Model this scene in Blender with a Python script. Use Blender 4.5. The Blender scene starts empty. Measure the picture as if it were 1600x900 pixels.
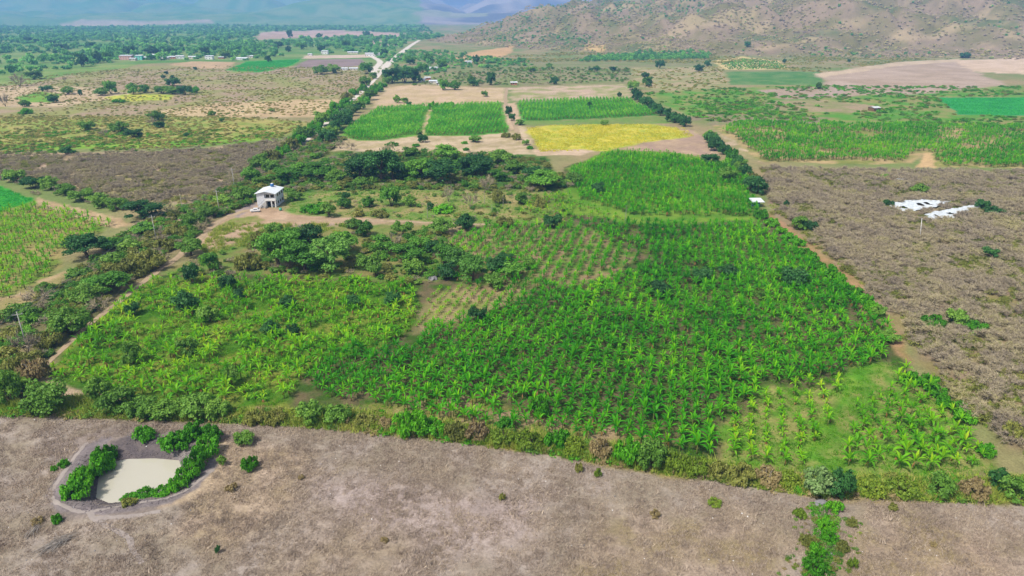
import bpy, bmesh, math, random
import numpy as np
from mathutils import Vector, Matrix, Euler

scene = bpy.context.scene
R = math.radians
# ------------------------------------------------------------------ camera, world, sun, exposure
CAM_H, PITCH, FOCAL = 70.0, R(22.0), 1067.0          # FOCAL in pixels of the 1600-wide photograph
cam_data = bpy.data.cameras.new("camera")
cam_data.sensor_width = 36.0
cam_data.lens = 36.0 * FOCAL / 1600.0
cam_data.clip_start = 1.0
cam_data.clip_end = 60000.0
cam = bpy.data.objects.new("camera", cam_data)
scene.collection.objects.link(cam)
cam.location = (0, 0, CAM_H)
cam.rotation_euler = (math.pi / 2 - PITCH, 0, 0)
scene.camera = cam

SUN_ELEV, SUN_AZ = R(56), R(228)                      # azimuth clockwise from +Y: the sun stands behind and to the left
world = bpy.data.worlds.new("World")
scene.world = world
world.use_nodes = True
wn, wl = world.node_tree.nodes, world.node_tree.links
wn.clear()
w_out = wn.new("ShaderNodeOutputWorld")
w_bg = wn.new("ShaderNodeBackground")
w_sky = wn.new("ShaderNodeTexSky")
w_sky.sky_type = 'NISHITA'
w_sky.sun_disc = False
w_sky.sun_elevation = SUN_ELEV
w_sky.sun_rotation = SUN_AZ
w_sky.air_density = 1.0
w_sky.dust_density = 3.0
w_hsv = wn.new("ShaderNodeHueSaturation")             # thin bright cloud: the sky is paler than a clear one
w_hsv.inputs["Saturation"].default_value = 0.45
w_bg.inputs["Strength"].default_value = 0.12
wl.new(w_sky.outputs[0], w_hsv.inputs["Color"])
wl.new(w_hsv.outputs[0], w_bg.inputs["Color"])
wl.new(w_bg.outputs[0], w_out.inputs["Surface"])

sun_data = bpy.data.lights.new("sun", 'SUN')
sun_data.energy = 3.5
sun_data.angle = R(6)
sun_data.color = (1.0, 0.95, 0.86)
sun = bpy.data.objects.new("sun", sun_data)
scene.collection.objects.link(sun)
_sd = Vector((math.sin(SUN_AZ) * math.cos(SUN_ELEV), math.cos(SUN_AZ) * math.cos(SUN_ELEV), math.sin(SUN_ELEV)))
sun.rotation_euler = _sd.to_track_quat('Z', 'Y').to_euler()
sun.location = (0, 0, 500)

vs = scene.view_settings
vs.view_transform = 'Standard'
vs.look = 'None'
vs.gamma = 1.0
vs.use_curve_mapping = False
vs.exposure = 0.38
cy = scene.cycles
cy.use_denoising = True
cy.denoiser = 'OPENIMAGEDENOISE'
cy.max_bounces = 5
cy.diffuse_bounces = 2
cy.glossy_bounces = 2
cy.transmission_bounces = 3
cy.transparent_max_bounces = 6
cy.volume_bounces = 2
cy.use_adaptive_sampling = False

COL = scene.collection
rng = np.random.default_rng(7)
random.seed(7)

# ------------------------------------------------------------------ small helpers
def lin(c, gain=1.0):
    o = []
    for v in c[:3]:
        v = v / 255.0
        o.append(gain * (v / 12.92 if v <= 0.04045 else ((v + 0.055) / 1.055) ** 2.4))
    return tuple(o)

def tag(o, label=None, cat=None, group=None, kind=None):
    if label: o["label"] = label
    if cat: o["category"] = cat
    if group: o["group"] = group
    if kind: o["kind"] = kind
    return o

def empty(name, loc, rz=0.0, sc=(1, 1, 1)):
    o = bpy.data.objects.new(name, None)
    o.empty_display_size = 0.3
    COL.objects.link(o)
    o.location = loc
    o.rotation_euler = (0, 0, rz)
    o.scale = sc
    return o

def link(name, mesh, parent=None, loc=(0, 0, 0), rot=(0, 0, 0), sc=(1, 1, 1)):
    o = bpy.data.objects.new(name, mesh)
    COL.objects.link(o)
    o.parent = parent
    o.location, o.rotation_euler, o.scale = loc, rot, sc
    return o

class MB:
    """collects boxes, tubes and faces; mesh() turns them into one mesh"""
    def __init__(self):
        self.v, self.f = [], []
    def face(self, pts):
        n = len(self.v)
        self.v += [tuple(p) for p in pts]
        self.f.append(tuple(range(n, n + len(pts))))
        return self
    def box(self, x0, x1, y0, y1, z0, z1):
        n = len(self.v)
        self.v += [(x, y, z) for z in (z0, z1) for x, y in ((x0, y0), (x1, y0), (x1, y1), (x0, y1))]
        self.f += [tuple(n + i for i in q) for q in ((3, 2, 1, 0), (4, 5, 6, 7), (0, 1, 5, 4), (1, 2, 6, 5), (2, 3, 7, 6), (3, 0, 4, 7))]
        return self
    def tube(self, pts, radii, seg=6, cap=True):
        pts = [Vector(p) for p in pts]
        n0 = len(self.v)
        for i, p in enumerate(pts):
            d = (pts[min(i + 1, len(pts) - 1)] - pts[max(i - 1, 0)]).normalized()
            a = d.cross(Vector((0.31, 0.9, 0.2)) if abs(d.y) < 0.9 else Vector((1, 0, 0.1))).normalized()
            b = d.cross(a)
            for k in range(seg):
                t = 2 * math.pi * k / seg
                self.v.append(tuple(p + (a * math.cos(t) + b * math.sin(t)) * radii[i]))
        for i in range(len(pts) - 1):
            for k in range(seg):
                a0 = n0 + i * seg
                self.f.append((a0 + k, a0 + (k + 1) % seg, a0 + seg + (k + 1) % seg, a0 + seg + k))
        if cap:
            self.f.append(tuple(n0 + (len(pts) - 1) * seg + k for k in range(seg)))
            self.f.append(tuple(n0 + seg - 1 - k for k in range(seg)))
        return self
    def mesh(self, name, mat, smooth=False):
        me = bpy.data.meshes.new(name)
        me.from_pydata(self.v, [], self.f)
        me.materials.append(mat)
        if smooth:
            me.polygons.foreach_set("use_smooth", [True] * len(me.polygons))
        me.update()
        return me
    def build(self, name, mat, parent=None, smooth=False, loc=(0, 0, 0), rot=(0, 0, 0), sc=(1, 1, 1)):
        return link(name, self.mesh(name, mat, smooth), parent, loc, rot, sc)

# value noise
def _hash(ix, iy, seed):
    h = (ix.astype(np.int64) * 374761393 + iy.astype(np.int64) * 668265263 + seed * 2147483647) & 0xFFFFFFFF
    h = ((h ^ (h >> 13)) * 1274126177) & 0xFFFFFFFF
    return ((h ^ (h >> 16)) & 0xFFFF) / 65535.0
def vnoise(x, y, seed=0):
    ix, iy = np.floor(x), np.floor(y)
    fx, fy = x - ix, y - iy
    fx, fy = fx * fx * (3 - 2 * fx), fy * fy * (3 - 2 * fy)
    a, b = _hash(ix, iy, seed), _hash(ix + 1, iy, seed)
    c, d = _hash(ix, iy + 1, seed), _hash(ix + 1, iy + 1, seed)
    return (a + (b - a) * fx) * (1 - fy) + (c + (d - c) * fx) * fy
def fbm(x, y, scale, seed=0, octs=4):
    x, y = np.asarray(x, float) / scale, np.asarray(y, float) / scale
    s, a, t = 0.0, 1.0, 0.0
    for o in range(octs):
        s = s + a * vnoise(x * 2 ** o + 17.3 * o, y * 2 ** o - 9.1 * o, seed + o)
        t += a
        a *= 0.5
    return s / t                                        # 0..1

def sdf(poly, x, y):
    """signed distance to a polygon, negative inside"""
    P = np.asarray(poly, float)
    Q = np.roll(P, -1, axis=0)
    d2 = np.full(np.shape(x), 1e18)
    ins = np.zeros(np.shape(x), bool)
    for (x0, y0), (x1, y1) in zip(P, Q):
        ex, ey = x1 - x0, y1 - y0
        t = np.clip(((x - x0) * ex + (y - y0) * ey) / (ex * ex + ey * ey + 1e-12), 0, 1)
        d2 = np.minimum(d2, (x - x0 - t * ex) ** 2 + (y - y0 - t * ey) ** 2)
        if y1 != y0:
            c = (y0 > y) != (y1 > y)
            ins ^= c & (x < (x1 - x0) * (y - y0) / (y1 - y0) + x0)
    d = np.sqrt(d2)
    return np.where(ins, -d, d)

def flat_at(px, py):
    """where the line of sight through a photograph pixel meets level ground"""
    a, b = (px - 800.0) / FOCAL, (450.0 - py) / FOCAL
    s = math.sin(PITCH) - b * math.cos(PITCH)
    t = CAM_H / max(s, 1e-3)
    return (t * a, t * (math.cos(PITCH) + b * math.sin(PITCH)))
def W(poly):
    return [flat_at(*p) for p in poly]

# ------------------------------------------------------------------ the lie of the land
WATER_POLY = W([(152, 771), (157, 735), (168, 719), (200, 714), (240, 713), (276, 716), (280, 728), (272, 752), (258, 766), (225, 768), (200, 776), (172, 779)])
HILL_POLY = [(-235, 1900), (-50, 1570), (90, 1380), (220, 1270), (400, 1215), (640, 1180), (800, 1130), (1200, 1060), (3600, 1000), (3600, 4300), (60, 4300), (-110, 2700)]
MOUNT_Y = 4600.0
def gully(x, y):
    """0 in the folds of the hill, 1 on its ribs"""
    a = np.clip(np.abs(fbm(x + 0.35 * y, y * 0.5, 210, 51, 3) - 0.5) * 5, 0, 1)
    b = np.clip(np.abs(fbm(x, y * 0.6, 75, 57, 3) - 0.5) * 5, 0, 1)
    return 0.68 * a + 0.32 * b
def H(x, y):
    x, y = np.asarray(x, float), np.asarray(y, float)
    z = np.zeros(np.broadcast(x, y).shape)
    z = z + 0.25 * (fbm(x, y, 22.0, 3, 3) - 0.5) * np.clip((260 - np.abs(y)) / 200, 0, 1)
    # pond: basin and low bank
    d = sdf(WATER_POLY, x, y)
    z = np.where(d < 12, z + np.interp(d, [-3, 0, 1.6, 3.2, 5.0, 8.5, 12], [-1.3, -0.75, 0.05, 0.75, 0.8, 0.15, 0]), z)
    # the ditch at the lower right
    # hill
    h = -sdf(HILL_POLY, x, y)
    h = h + 110 * (fbm(x, y, 260, 31, 3) - 0.5) * np.clip(h / 150, 0, 1)
    up = np.where(h > 0, 0.40 * h * h / (np.abs(h) + 70), 0)
    up = 270 * (1 - np.exp(-up / 270))
    z = z + up * (0.42 + 0.66 * gully(x, y)) + np.where(h > 0, 1, 0) * np.clip(h / 100, 0, 1) * 34 * (fbm(x, y, 90, 61, 3) - 0.5)
    # far mountains
    m = np.clip(y - MOUNT_Y + 700 * (fbm(x, y * 0 + 3, 1500, 71, 3) - 0.5), 0, None)
    z = z + 330 * (1 - np.exp(-0.2 * m * m / (m + 500) / 330)) * (0.25 + 0.85 * np.clip(np.abs(fbm(x, y, 1100, 81, 4) - 0.5) * 4, 0, 1))
    # rolling rises at the mountains' foot
    z = z + 22 * np.clip((y - 3000) / 1200, 0, 1) * np.clip(fbm(x, y, 700, 91, 3) - 0.45, 0, 1) * 2
    return z
def hz(x, y):
    return float(H(np.array([x]), np.array([y]))[0])

def at(px, py):
    """the point of the land seen at a photograph pixel"""
    x, y = flat_at(px, py)
    if 0 < y < 950:
        return Vector((x, y, hz(x, y)))
    a, b = (px - 800.0) / FOCAL, (450.0 - py) / FOCAL
    d = np.array([a, math.cos(PITCH) + b * math.sin(PITCH), -math.sin(PITCH) + b * math.cos(PITCH)])
    t = np.concatenate([np.arange(700, 3000, 4.0), np.arange(3000, 12000, 15.0)])
    X, Y, Z = d[0] * t, d[1] * t, CAM_H + d[2] * t
    g = H(X, Y)
    k = np.argmax(Z < g)
    return Vector((X[k], Y[k], g[k]))
def px_scale(p):
    """metres per photograph pixel at a point, and the angle of looking down at it"""
    dep = p.y * math.cos(PITCH) + (CAM_H - p.z) * math.sin(PITCH)
    return dep / FOCAL, math.atan2(CAM_H - p.z, math.hypot(p.x, p.y))
# ------------------------------------------------------------------ materials
def new_mat(name):
    m = bpy.data.materials.new(name)
    m.use_nodes = True
    nt = m.node_tree
    nt.nodes.clear()
    out = nt.nodes.new("ShaderNodeOutputMaterial")
    return m, nt, nt.nodes, nt.links, out

def ground_material():
    m, nt, N, L, out = new_mat("ground_soil")
    bsdf = N.new("ShaderNodeBsdfPrincipled")
    bsdf.inputs["Roughness"].default_value = 0.95
    bsdf.inputs["Specular IOR Level"].default_value = 0.1
    at_ = N.new("ShaderNodeAttribute"); at_.attribute_name = "soil"
    geo = N.new("ShaderNodeNewGeometry")
    def noise(scale, detail, rough, sq=(1, 1, 1)):
        mp = N.new("ShaderNodeMapping"); mp.inputs["Scale"].default_value = sq
        n = N.new("ShaderNodeTexNoise")
        n.inputs["Scale"].default_value = scale; n.inputs["Detail"].default_value = detail; n.inputs["Roughness"].default_value = rough
        L.new(geo.outputs["Position"], mp.inputs["Vector"]); L.new(mp.outputs[0], n.inputs["Vector"])
        return n
    n1, n2, n3 = noise(2.2, 6, 0.75), noise(0.35, 4, 0.6), noise(0.05, 5, 0.6)
    def rng_(n, lo, hi):
        r = N.new("ShaderNodeMapRange")
        r.inputs["From Min"].default_value, r.inputs["From Max"].default_value = 0.3, 0.7
        r.inputs["To Min"].default_value, r.inputs["To Max"].default_value = lo, hi
        L.new(n.outputs["Fac"], r.inputs["Value"])
        return r
    r1, r2, r3 = rng_(n1, 0.66, 1.34), rng_(n2, 0.86, 1.14), rng_(n3, 0.9, 1.1)
    a = N.new("ShaderNodeMath"); a.operation = 'MULTIPLY'; L.new(r1.outputs[0], a.inputs[0]); L.new(r2.outputs[0], a.inputs[1])
    b = N.new("ShaderNodeMath"); b.operation = 'MULTIPLY'; L.new(a.outputs[0], b.inputs[0]); L.new(r3.outputs[0], b.inputs[1])
    mul = N.new("ShaderNodeVectorMath"); mul.operation = 'SCALE'
    L.new(at_.outputs["Color"], mul.inputs[0]); L.new(b.outputs[0], mul.inputs["Scale"])
    # straw flecks
    n4 = noise(5.0, 3, 0.8, (1, 0.5, 1))
    cr = N.new("ShaderNodeMapRange"); cr.inputs["From Min"].default_value = 0.62; cr.inputs["From Max"].default_value = 0.74
    cr.inputs["To Max"].default_value = 0.35
    L.new(n4.outputs["Fac"], cr.inputs["Value"])
    mx = N.new("ShaderNodeMixRGB"); L.new(cr.outputs[0], mx.inputs[0]); L.new(mul.outputs[0], mx.inputs[1])
    mx.inputs[2].default_value = (*lin((196, 176, 140)), 1)
    at2 = N.new("ShaderNodeAttribute"); at2.attribute_name = "straw"
    mm = N.new("ShaderNodeMath"); mm.operation = 'MULTIPLY'; L.new(cr.outputs[0], mm.inputs[0]); L.new(at2.outputs["Fac"], mm.inputs[1])
    L.new(mm.outputs[0], mx.inputs[0])
    L.new(mx.outputs[0], bsdf.inputs["Base Color"])
    bp = N.new("ShaderNodeBump"); bp.inputs["Strength"].default_value = 0.6; bp.inputs["Distance"].default_value = 0.25
    L.new(n1.outputs["Fac"], bp.inputs["Height"]); L.new(bp.outputs[0], bsdf.inputs["Normal"])
    L.new(bsdf.outputs[0], out.inputs["Surface"])
    return m

def leaf_material(name, cols, trans=0.3, patch=18.0, gloss=0.25, gain=1.0):
    """foliage: colour differs leaf by leaf, plant by plant and gently from place to place"""
    m, nt, N, L, out = new_mat(name)
    info = N.new("ShaderNodeObjectInfo")
    la = N.new("ShaderNodeAttribute"); la.attribute_name = "leaf"
    nz = N.new("ShaderNodeTexNoise"); nz.inputs["Scale"].default_value = 1.0 / patch; nz.inputs["Detail"].default_value = 2
    L.new(info.outputs["Location"], nz.inputs["Vector"])
    s1 = N.new("ShaderNodeMath"); s1.operation = 'MULTIPLY_ADD'; s1.inputs[1].default_value = 0.42
    L.new(la.outputs["Fac"], s1.inputs[0])
    s2 = N.new("ShaderNodeMath"); s2.operation = 'MULTIPLY'; s2.inputs[1].default_value = 0.30
    L.new(info.outputs["Random"], s2.inputs[0]); L.new(s2.outputs[0], s1.inputs[2])
    s3 = N.new("ShaderNodeMath"); s3.operation = 'MULTIPLY_ADD'; s3.inputs[1].default_value = 0.9
    s3b = N.new("ShaderNodeMath"); s3b.operation = 'SUBTRACT'; s3b.inputs[1].default_value = 0.33
    L.new(nz.outputs["Fac"], s3b.inputs[0]); L.new(s3b.outputs[0], s3.inputs[0]); L.new(s1.outputs[0], s3.inputs[2])
    ramp = N.new("ShaderNodeValToRGB")
    el = ramp.color_ramp.elements
    while len(el) < len(cols): el.new(0.5)
    for i, c in enumerate(cols):
        el[i].position = i / (len(cols) - 1)
        el[i].color = (*lin(c, gain), 1)
    L.new(s3.outputs[0], ramp.inputs[0])
    d = N.new("ShaderNodeBsdfPrincipled"); d.inputs["Roughness"].default_value = 0.55
    d.inputs["Specular IOR Level"].default_value = gloss
    L.new(ramp.outputs[0], d.inputs["Base Color"])
    if trans > 0:
        t = N.new("ShaderNodeBsdfTranslucent")
        hs = N.new("ShaderNodeHueSaturation"); hs.inputs["Value"].default_value = 1.25; hs.inputs["Hue"].default_value = 0.485
        L.new(ramp.outputs[0], hs.inputs["Color"]); L.new(hs.outputs[0], t.inputs["Color"])
        mix = N.new("ShaderNodeMixShader"); mix.inputs[0].default_value = trans
        L.new(d.outputs[0], mix.inputs[1]); L.new(t.outputs[0], mix.inputs[2]); L.new(mix.outputs[0], out.inputs["Surface"])
    else:
        L.new(d.outputs[0], out.inputs["Surface"])
    return m

def plain_material(name, col, rough=0.8, spec=0.3, var=0.15, scale=1.5, metal=0.0, bump=0.0):
    m, nt, N, L, out = new_mat(name)
    d = N.new("ShaderNodeBsdfPrincipled")
    d.inputs["Roughness"].default_value = rough; d.inputs["Specular IOR Level"].default_value = spec; d.inputs["Metallic"].default_value = metal
    geo = N.new("ShaderNodeNewGeometry")
    n = N.new("ShaderNodeTexNoise"); n.inputs["Scale"].default_value = scale; n.inputs["Detail"].default_value = 5; n.inputs["Roughness"].default_value = 0.65
    L.new(geo.outputs["Position"], n.inputs["Vector"])
    r = N.new("ShaderNodeMapRange"); r.inputs["From Min"].default_value = 0.3; r.inputs["From Max"].default_value = 0.7
    r.inputs["To Min"].default_value = 1 - var; r.inputs["To Max"].default_value = 1 + var
    L.new(n.outputs["Fac"], r.inputs["Value"])
    v = N.new("ShaderNodeVectorMath"); v.operation = 'SCALE'; v.inputs[0].default_value = lin(col)
    L.new(r.outputs[0], v.inputs["Scale"]); L.new(v.outputs[0], d.inputs["Base Color"])
    if bump:
        bp = N.new("ShaderNodeBump"); bp.inputs["Strength"].default_value = bump; bp.inputs["Distance"].default_value = 0.1
        L.new(n.outputs["Fac"], bp.inputs["Height"]); L.new(bp.outputs[0], d.inputs["Normal"])
    L.new(d.outputs[0], out.inputs["Surface"])
    return m

M_GROUND = ground_material()
M = {}
# foliage colours
LEAF = {
    'tree':   [(32, 60, 18), (62, 104, 30), (102, 142, 46)],
    'light':  [(46, 80, 28), (84, 130, 48), (128, 168, 74)],
    'dark':   [(22, 44, 20), (38, 74, 32), (62, 102, 44)],
    'lush':   [(34, 76, 10), (64, 124, 16), (108, 164, 32)],
    'bush':   [(40, 64, 20), (72, 106, 34), (112, 140, 54)],
    'olive':  [(70, 76, 34), (106, 112, 50), (146, 144, 74)],
    'yel':    [(62, 84, 22), (100, 124, 34), (150, 154, 56)],
    'tan':    [(104, 90, 64), (138, 124, 84), (166, 150, 104)],
    'flower': [(56, 88, 40), (112, 140, 80), (188, 198, 148)],
    'meadow': [(126, 120, 62), (150, 142, 80), (140, 150, 64)],
    'far':    [(26, 56, 30), (56, 96, 44), (104, 142, 60)],
}
GAIN = {'far': 3.3, 'flower': 1.3, 'dark': 2.2, 'lush': 1.7, 'yel': 1.5, 'tan': 1.35, 'olive': 1.5, 'meadow': 1.5, 'light': 1.3}
for k, c in LEAF.items():
    M[k] = leaf_material("foliage_" + k, c, gain=GAIN.get(k, 2.0))
M['twig'] = leaf_material("bare_twigs", [(88, 80, 70), (118, 108, 94), (134, 124, 98), (132, 130, 74)], 0.0, 12.0, 0.1, 1.8)
M['hilltwig'] = leaf_material("hill_scrub_foliage", [(96, 84, 76), (132, 116, 104), (142, 130, 92), (118, 124, 66), (84, 108, 54)], 0.0, 60.0, 0.1, 2.1)
M['banana'] = leaf_material("banana_leaf", [(16, 70, 2), (42, 124, 4), (84, 168, 8), (156, 206, 26)], 0.38, 30.0, 0.3, 1.08)
M['banana_y'] = leaf_material("banana_leaf_yellowish", [(38, 96, 4), (76, 148, 8), (122, 184, 16), (186, 204, 44)], 0.38, 16.0, 0.3, 1.08)
M['banana_dead'] = leaf_material("banana_leaf_dry", [(96, 64, 34), (140, 100, 56), (170, 134, 80)], 0.1)
M['crop'] = leaf_material("maize_leaf", [(30, 96, 16), (58, 148, 26), (110, 188, 44), (176, 204, 70)], 0.35, 25.0, 0.3)
M['yellowcrop'] = leaf_material("yellow_crop_blades", [(124, 134, 36), (174, 172, 52), (208, 194, 76)], 0.3, 14.0, 0.1, 1.3)
M['tealcrop'] = leaf_material("low_green_crop", [(26, 100, 40), (46, 140, 60), (74, 164, 80)], 0.25, 14.0, 0.1, 1.6)
M['pstem'] = plain_material("banana_stem", (112, 120, 60), 0.8, 0.2, 0.3, 6)
M['bark'] = plain_material("bark", (92, 78, 64), 0.95, 0.1, 0.3, 3)
M['greybark'] = plain_material("grey_bark", (150, 142, 134), 0.95, 0.1, 0.2, 3)
M['straw'] = leaf_material("dry_grass_blades", [(116, 104, 92), (148, 133, 120), (172, 156, 138), (198, 180, 154)], 0.15, 6.0, 0.05, 1.1)
M['grass'] = leaf_material("green_grass_blades", [(44, 100, 14), (76, 140, 20), (104, 160, 30), (146, 168, 58)], 0.3, 12.0, 0.1)
M['tuft'] = leaf_material("hedge_grass_blades", [(66, 98, 30), (98, 128, 40), (140, 150, 62), (168, 156, 92)], 0.2, 8.0, 0.1, 1.35)
M['concrete'] = plain_material("concrete", (176, 172, 166), 0.85, 0.2, 0.1, 2)
M['wall'] = plain_material("render_grey", (200, 201, 206), 0.9, 0.2, 0.14, 0.9)
M['white'] = plain_material("white_paint", (226, 224, 222), 0.8, 0.3, 0.05, 1)
M['tin'] = plain_material("white_sheet_metal", (204, 208, 212), 0.5, 0.4, 0.10, 0.6)
M['dirtytin'] = plain_material("weathered_sheet_metal", (190, 192, 194), 0.6, 0.4, 0.15, 0.8)
M['glass'] = plain_material("window_glass", (28, 30, 36), 0.1, 0.5, 0.1, 1)
M['darkroom'] = plain_material("dark_doorway", (40, 38, 42), 0.9, 0.1, 0.2, 1)
M['wood'] = plain_material("wood", (120, 92, 66), 0.85, 0.2, 0.2, 4)
M['blue'] = plain_material("blue_plastic", (44, 96, 156), 0.4, 0.5, 0.05, 1)
M['teal'] = plain_material("green_plastic", (60, 150, 120), 0.4, 0.5, 0.05, 1)
M['rubber'] = plain_material("tyre_rubber", (26, 26, 28), 0.9, 0.2, 0.1, 3)
M['carwhite'] = plain_material("white_car_paint", (228, 228, 230), 0.25, 0.5, 0.02, 1)
M['black'] = plain_material("black_plastic", (30, 30, 34), 0.6, 0.4, 0.1, 2)
M['wire'] = plain_material("wire", (120, 122, 124), 0.5, 0.5, 0.05, 1, 0.6)
M['plastic'] = plain_material("white_plastic_sheeting", (190, 196, 200), 0.6, 0.3, 0.3, 1.0, 0, 1.0)
M['pink'] = plain_material("pink_wall_paint", (206, 160, 150), 0.9, 0.2, 0.06, 1)
M['turq'] = plain_material("turquoise_wall_paint", (120, 206, 190), 0.9, 0.2, 0.06, 1)
M['cream'] = plain_material("cream_wall_paint", (214, 204, 184), 0.9, 0.2, 0.06, 1)
M['brick'] = plain_material("bare_brick_wall", (170, 112, 84), 0.9, 0.2, 0.12, 2)
M['rock'] = plain_material("grey_stone", (126, 124, 126), 0.95, 0.2, 0.25, 1.5, 0, 0.6)
M['road'] = plain_material("road_dust", (196, 186, 174), 0.95, 0.1, 0.14, 0.25)
M['track'] = plain_material("track_earth", (158, 138, 112), 0.95, 0.1, 0.2, 0.5)
M['trail'] = plain_material("trodden_straw", (166, 151, 138), 0.95, 0.1, 0.15, 1.0)
M['mudpath'] = plain_material("trodden_grey_earth", (146, 136, 130), 0.95, 0.1, 0.12, 0.8)

def water_material():
    m, nt, N, L, out = new_mat("muddy_water")
    d = N.new("ShaderNodeBsdfPrincipled")
    d.inputs["Base Color"].default_value = (*lin((176, 171, 156)), 1)
    d.inputs["Roughness"].default_value = 0.04
    d.inputs["IOR"].default_value = 1.33
    d.inputs["Specular IOR Level"].default_value = 1.0
    n = N.new("ShaderNodeTexNoise"); n.inputs["Scale"].default_value = 1.2; n.inputs["Detail"].default_value = 3
    geo = N.new("ShaderNodeNewGeometry"); L.new(geo.outputs["Position"], n.inputs["Vector"])
    bp = N.new("ShaderNodeBump"); bp.inputs["Strength"].default_value = 0.04; bp.inputs["Distance"].default_value = 0.05
    L.new(n.outputs["Fac"], bp.inputs["Height"]); L.new(bp.outputs[0], d.inputs["Normal"])
    L.new(d.outputs[0], out.inputs["Surface"])
    return m
M['water'] = water_material()
# ------------------------------------------------------------------ the ground: one height field, coloured by what grows or lies there
MAIN = [(62, 592), (130, 515), (200, 462), (245, 432), (330, 425), (420, 432), (640, 440), (690, 440), (700, 372), (760, 352), (890, 345), (880, 262), (960, 236), (1050, 240), (1150, 262), (1185, 320), (1260, 400), (1330, 462), (1398, 520), (1425, 580), (1500, 655), (1568, 742), (1450, 748), (1260, 745), (1100, 722), (980, 700), (860, 682), (700, 664), (560, 640), (400, 640), (250, 640), (120, 610)]
HEDGE = [(-60, 640), (60, 642), (170, 650), (300, 655), (440, 660), (560, 668), (680, 682), (760, 690), (850, 704), (960, 722), (1060, 738), (1160, 752), (1270, 768), (1370, 774), (1480, 778), (1660, 782)]
DRYF = [(-500, 655), (0, 648), (60, 650), (170, 656), (300, 660), (440, 666), (560, 675), (680, 690), (760, 698), (850, 712), (960, 732), (1060, 748), (1160, 762), (1270, 778), (1370, 784), (1480, 788), (1700, 794), (2600, 800), (2600, 980), (-1300, 980)]
CROP1 = [(534, 213), (560, 186), (592, 171), (668, 166), (664, 192), (652, 212), (600, 219), (560, 220)]
CROP2 = [(676, 166), (784, 163), (795, 207), (730, 213), (662, 212), (670, 190)]
CROP3 = [(808, 161), (900, 156), (984, 156), (1030, 180), (920, 186), (815, 190)]
RBAN = [(1112, 196), (1190, 192), (1280, 194), (1420, 196), (1700, 202), (1700, 264), (1470, 262), (1440, 240), (1425, 256), (1300, 256), (1190, 252), (1140, 225)]
LBAN = [(-150, 300), (20, 300), (58, 318), (186, 347), (150, 368), (92, 400), (85, 440), (20, 475), (-150, 520)]
SCRUBR = [(1188, 262), (1300, 266), (1450, 268), (1800, 272), (1800, 760), (1590, 712), (1500, 640), (1440, 560), (1408, 505), (1340, 440), (1265, 378), (1205, 325)]
SCRUBL = [(-150, 242), (110, 246), (250, 240), (430, 222), (500, 212), (520, 222), (440, 262), (395, 290), (350, 312), (275, 322), (240, 318), (190, 312), (120, 300), (60, 285), (-150, 262)]
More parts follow.
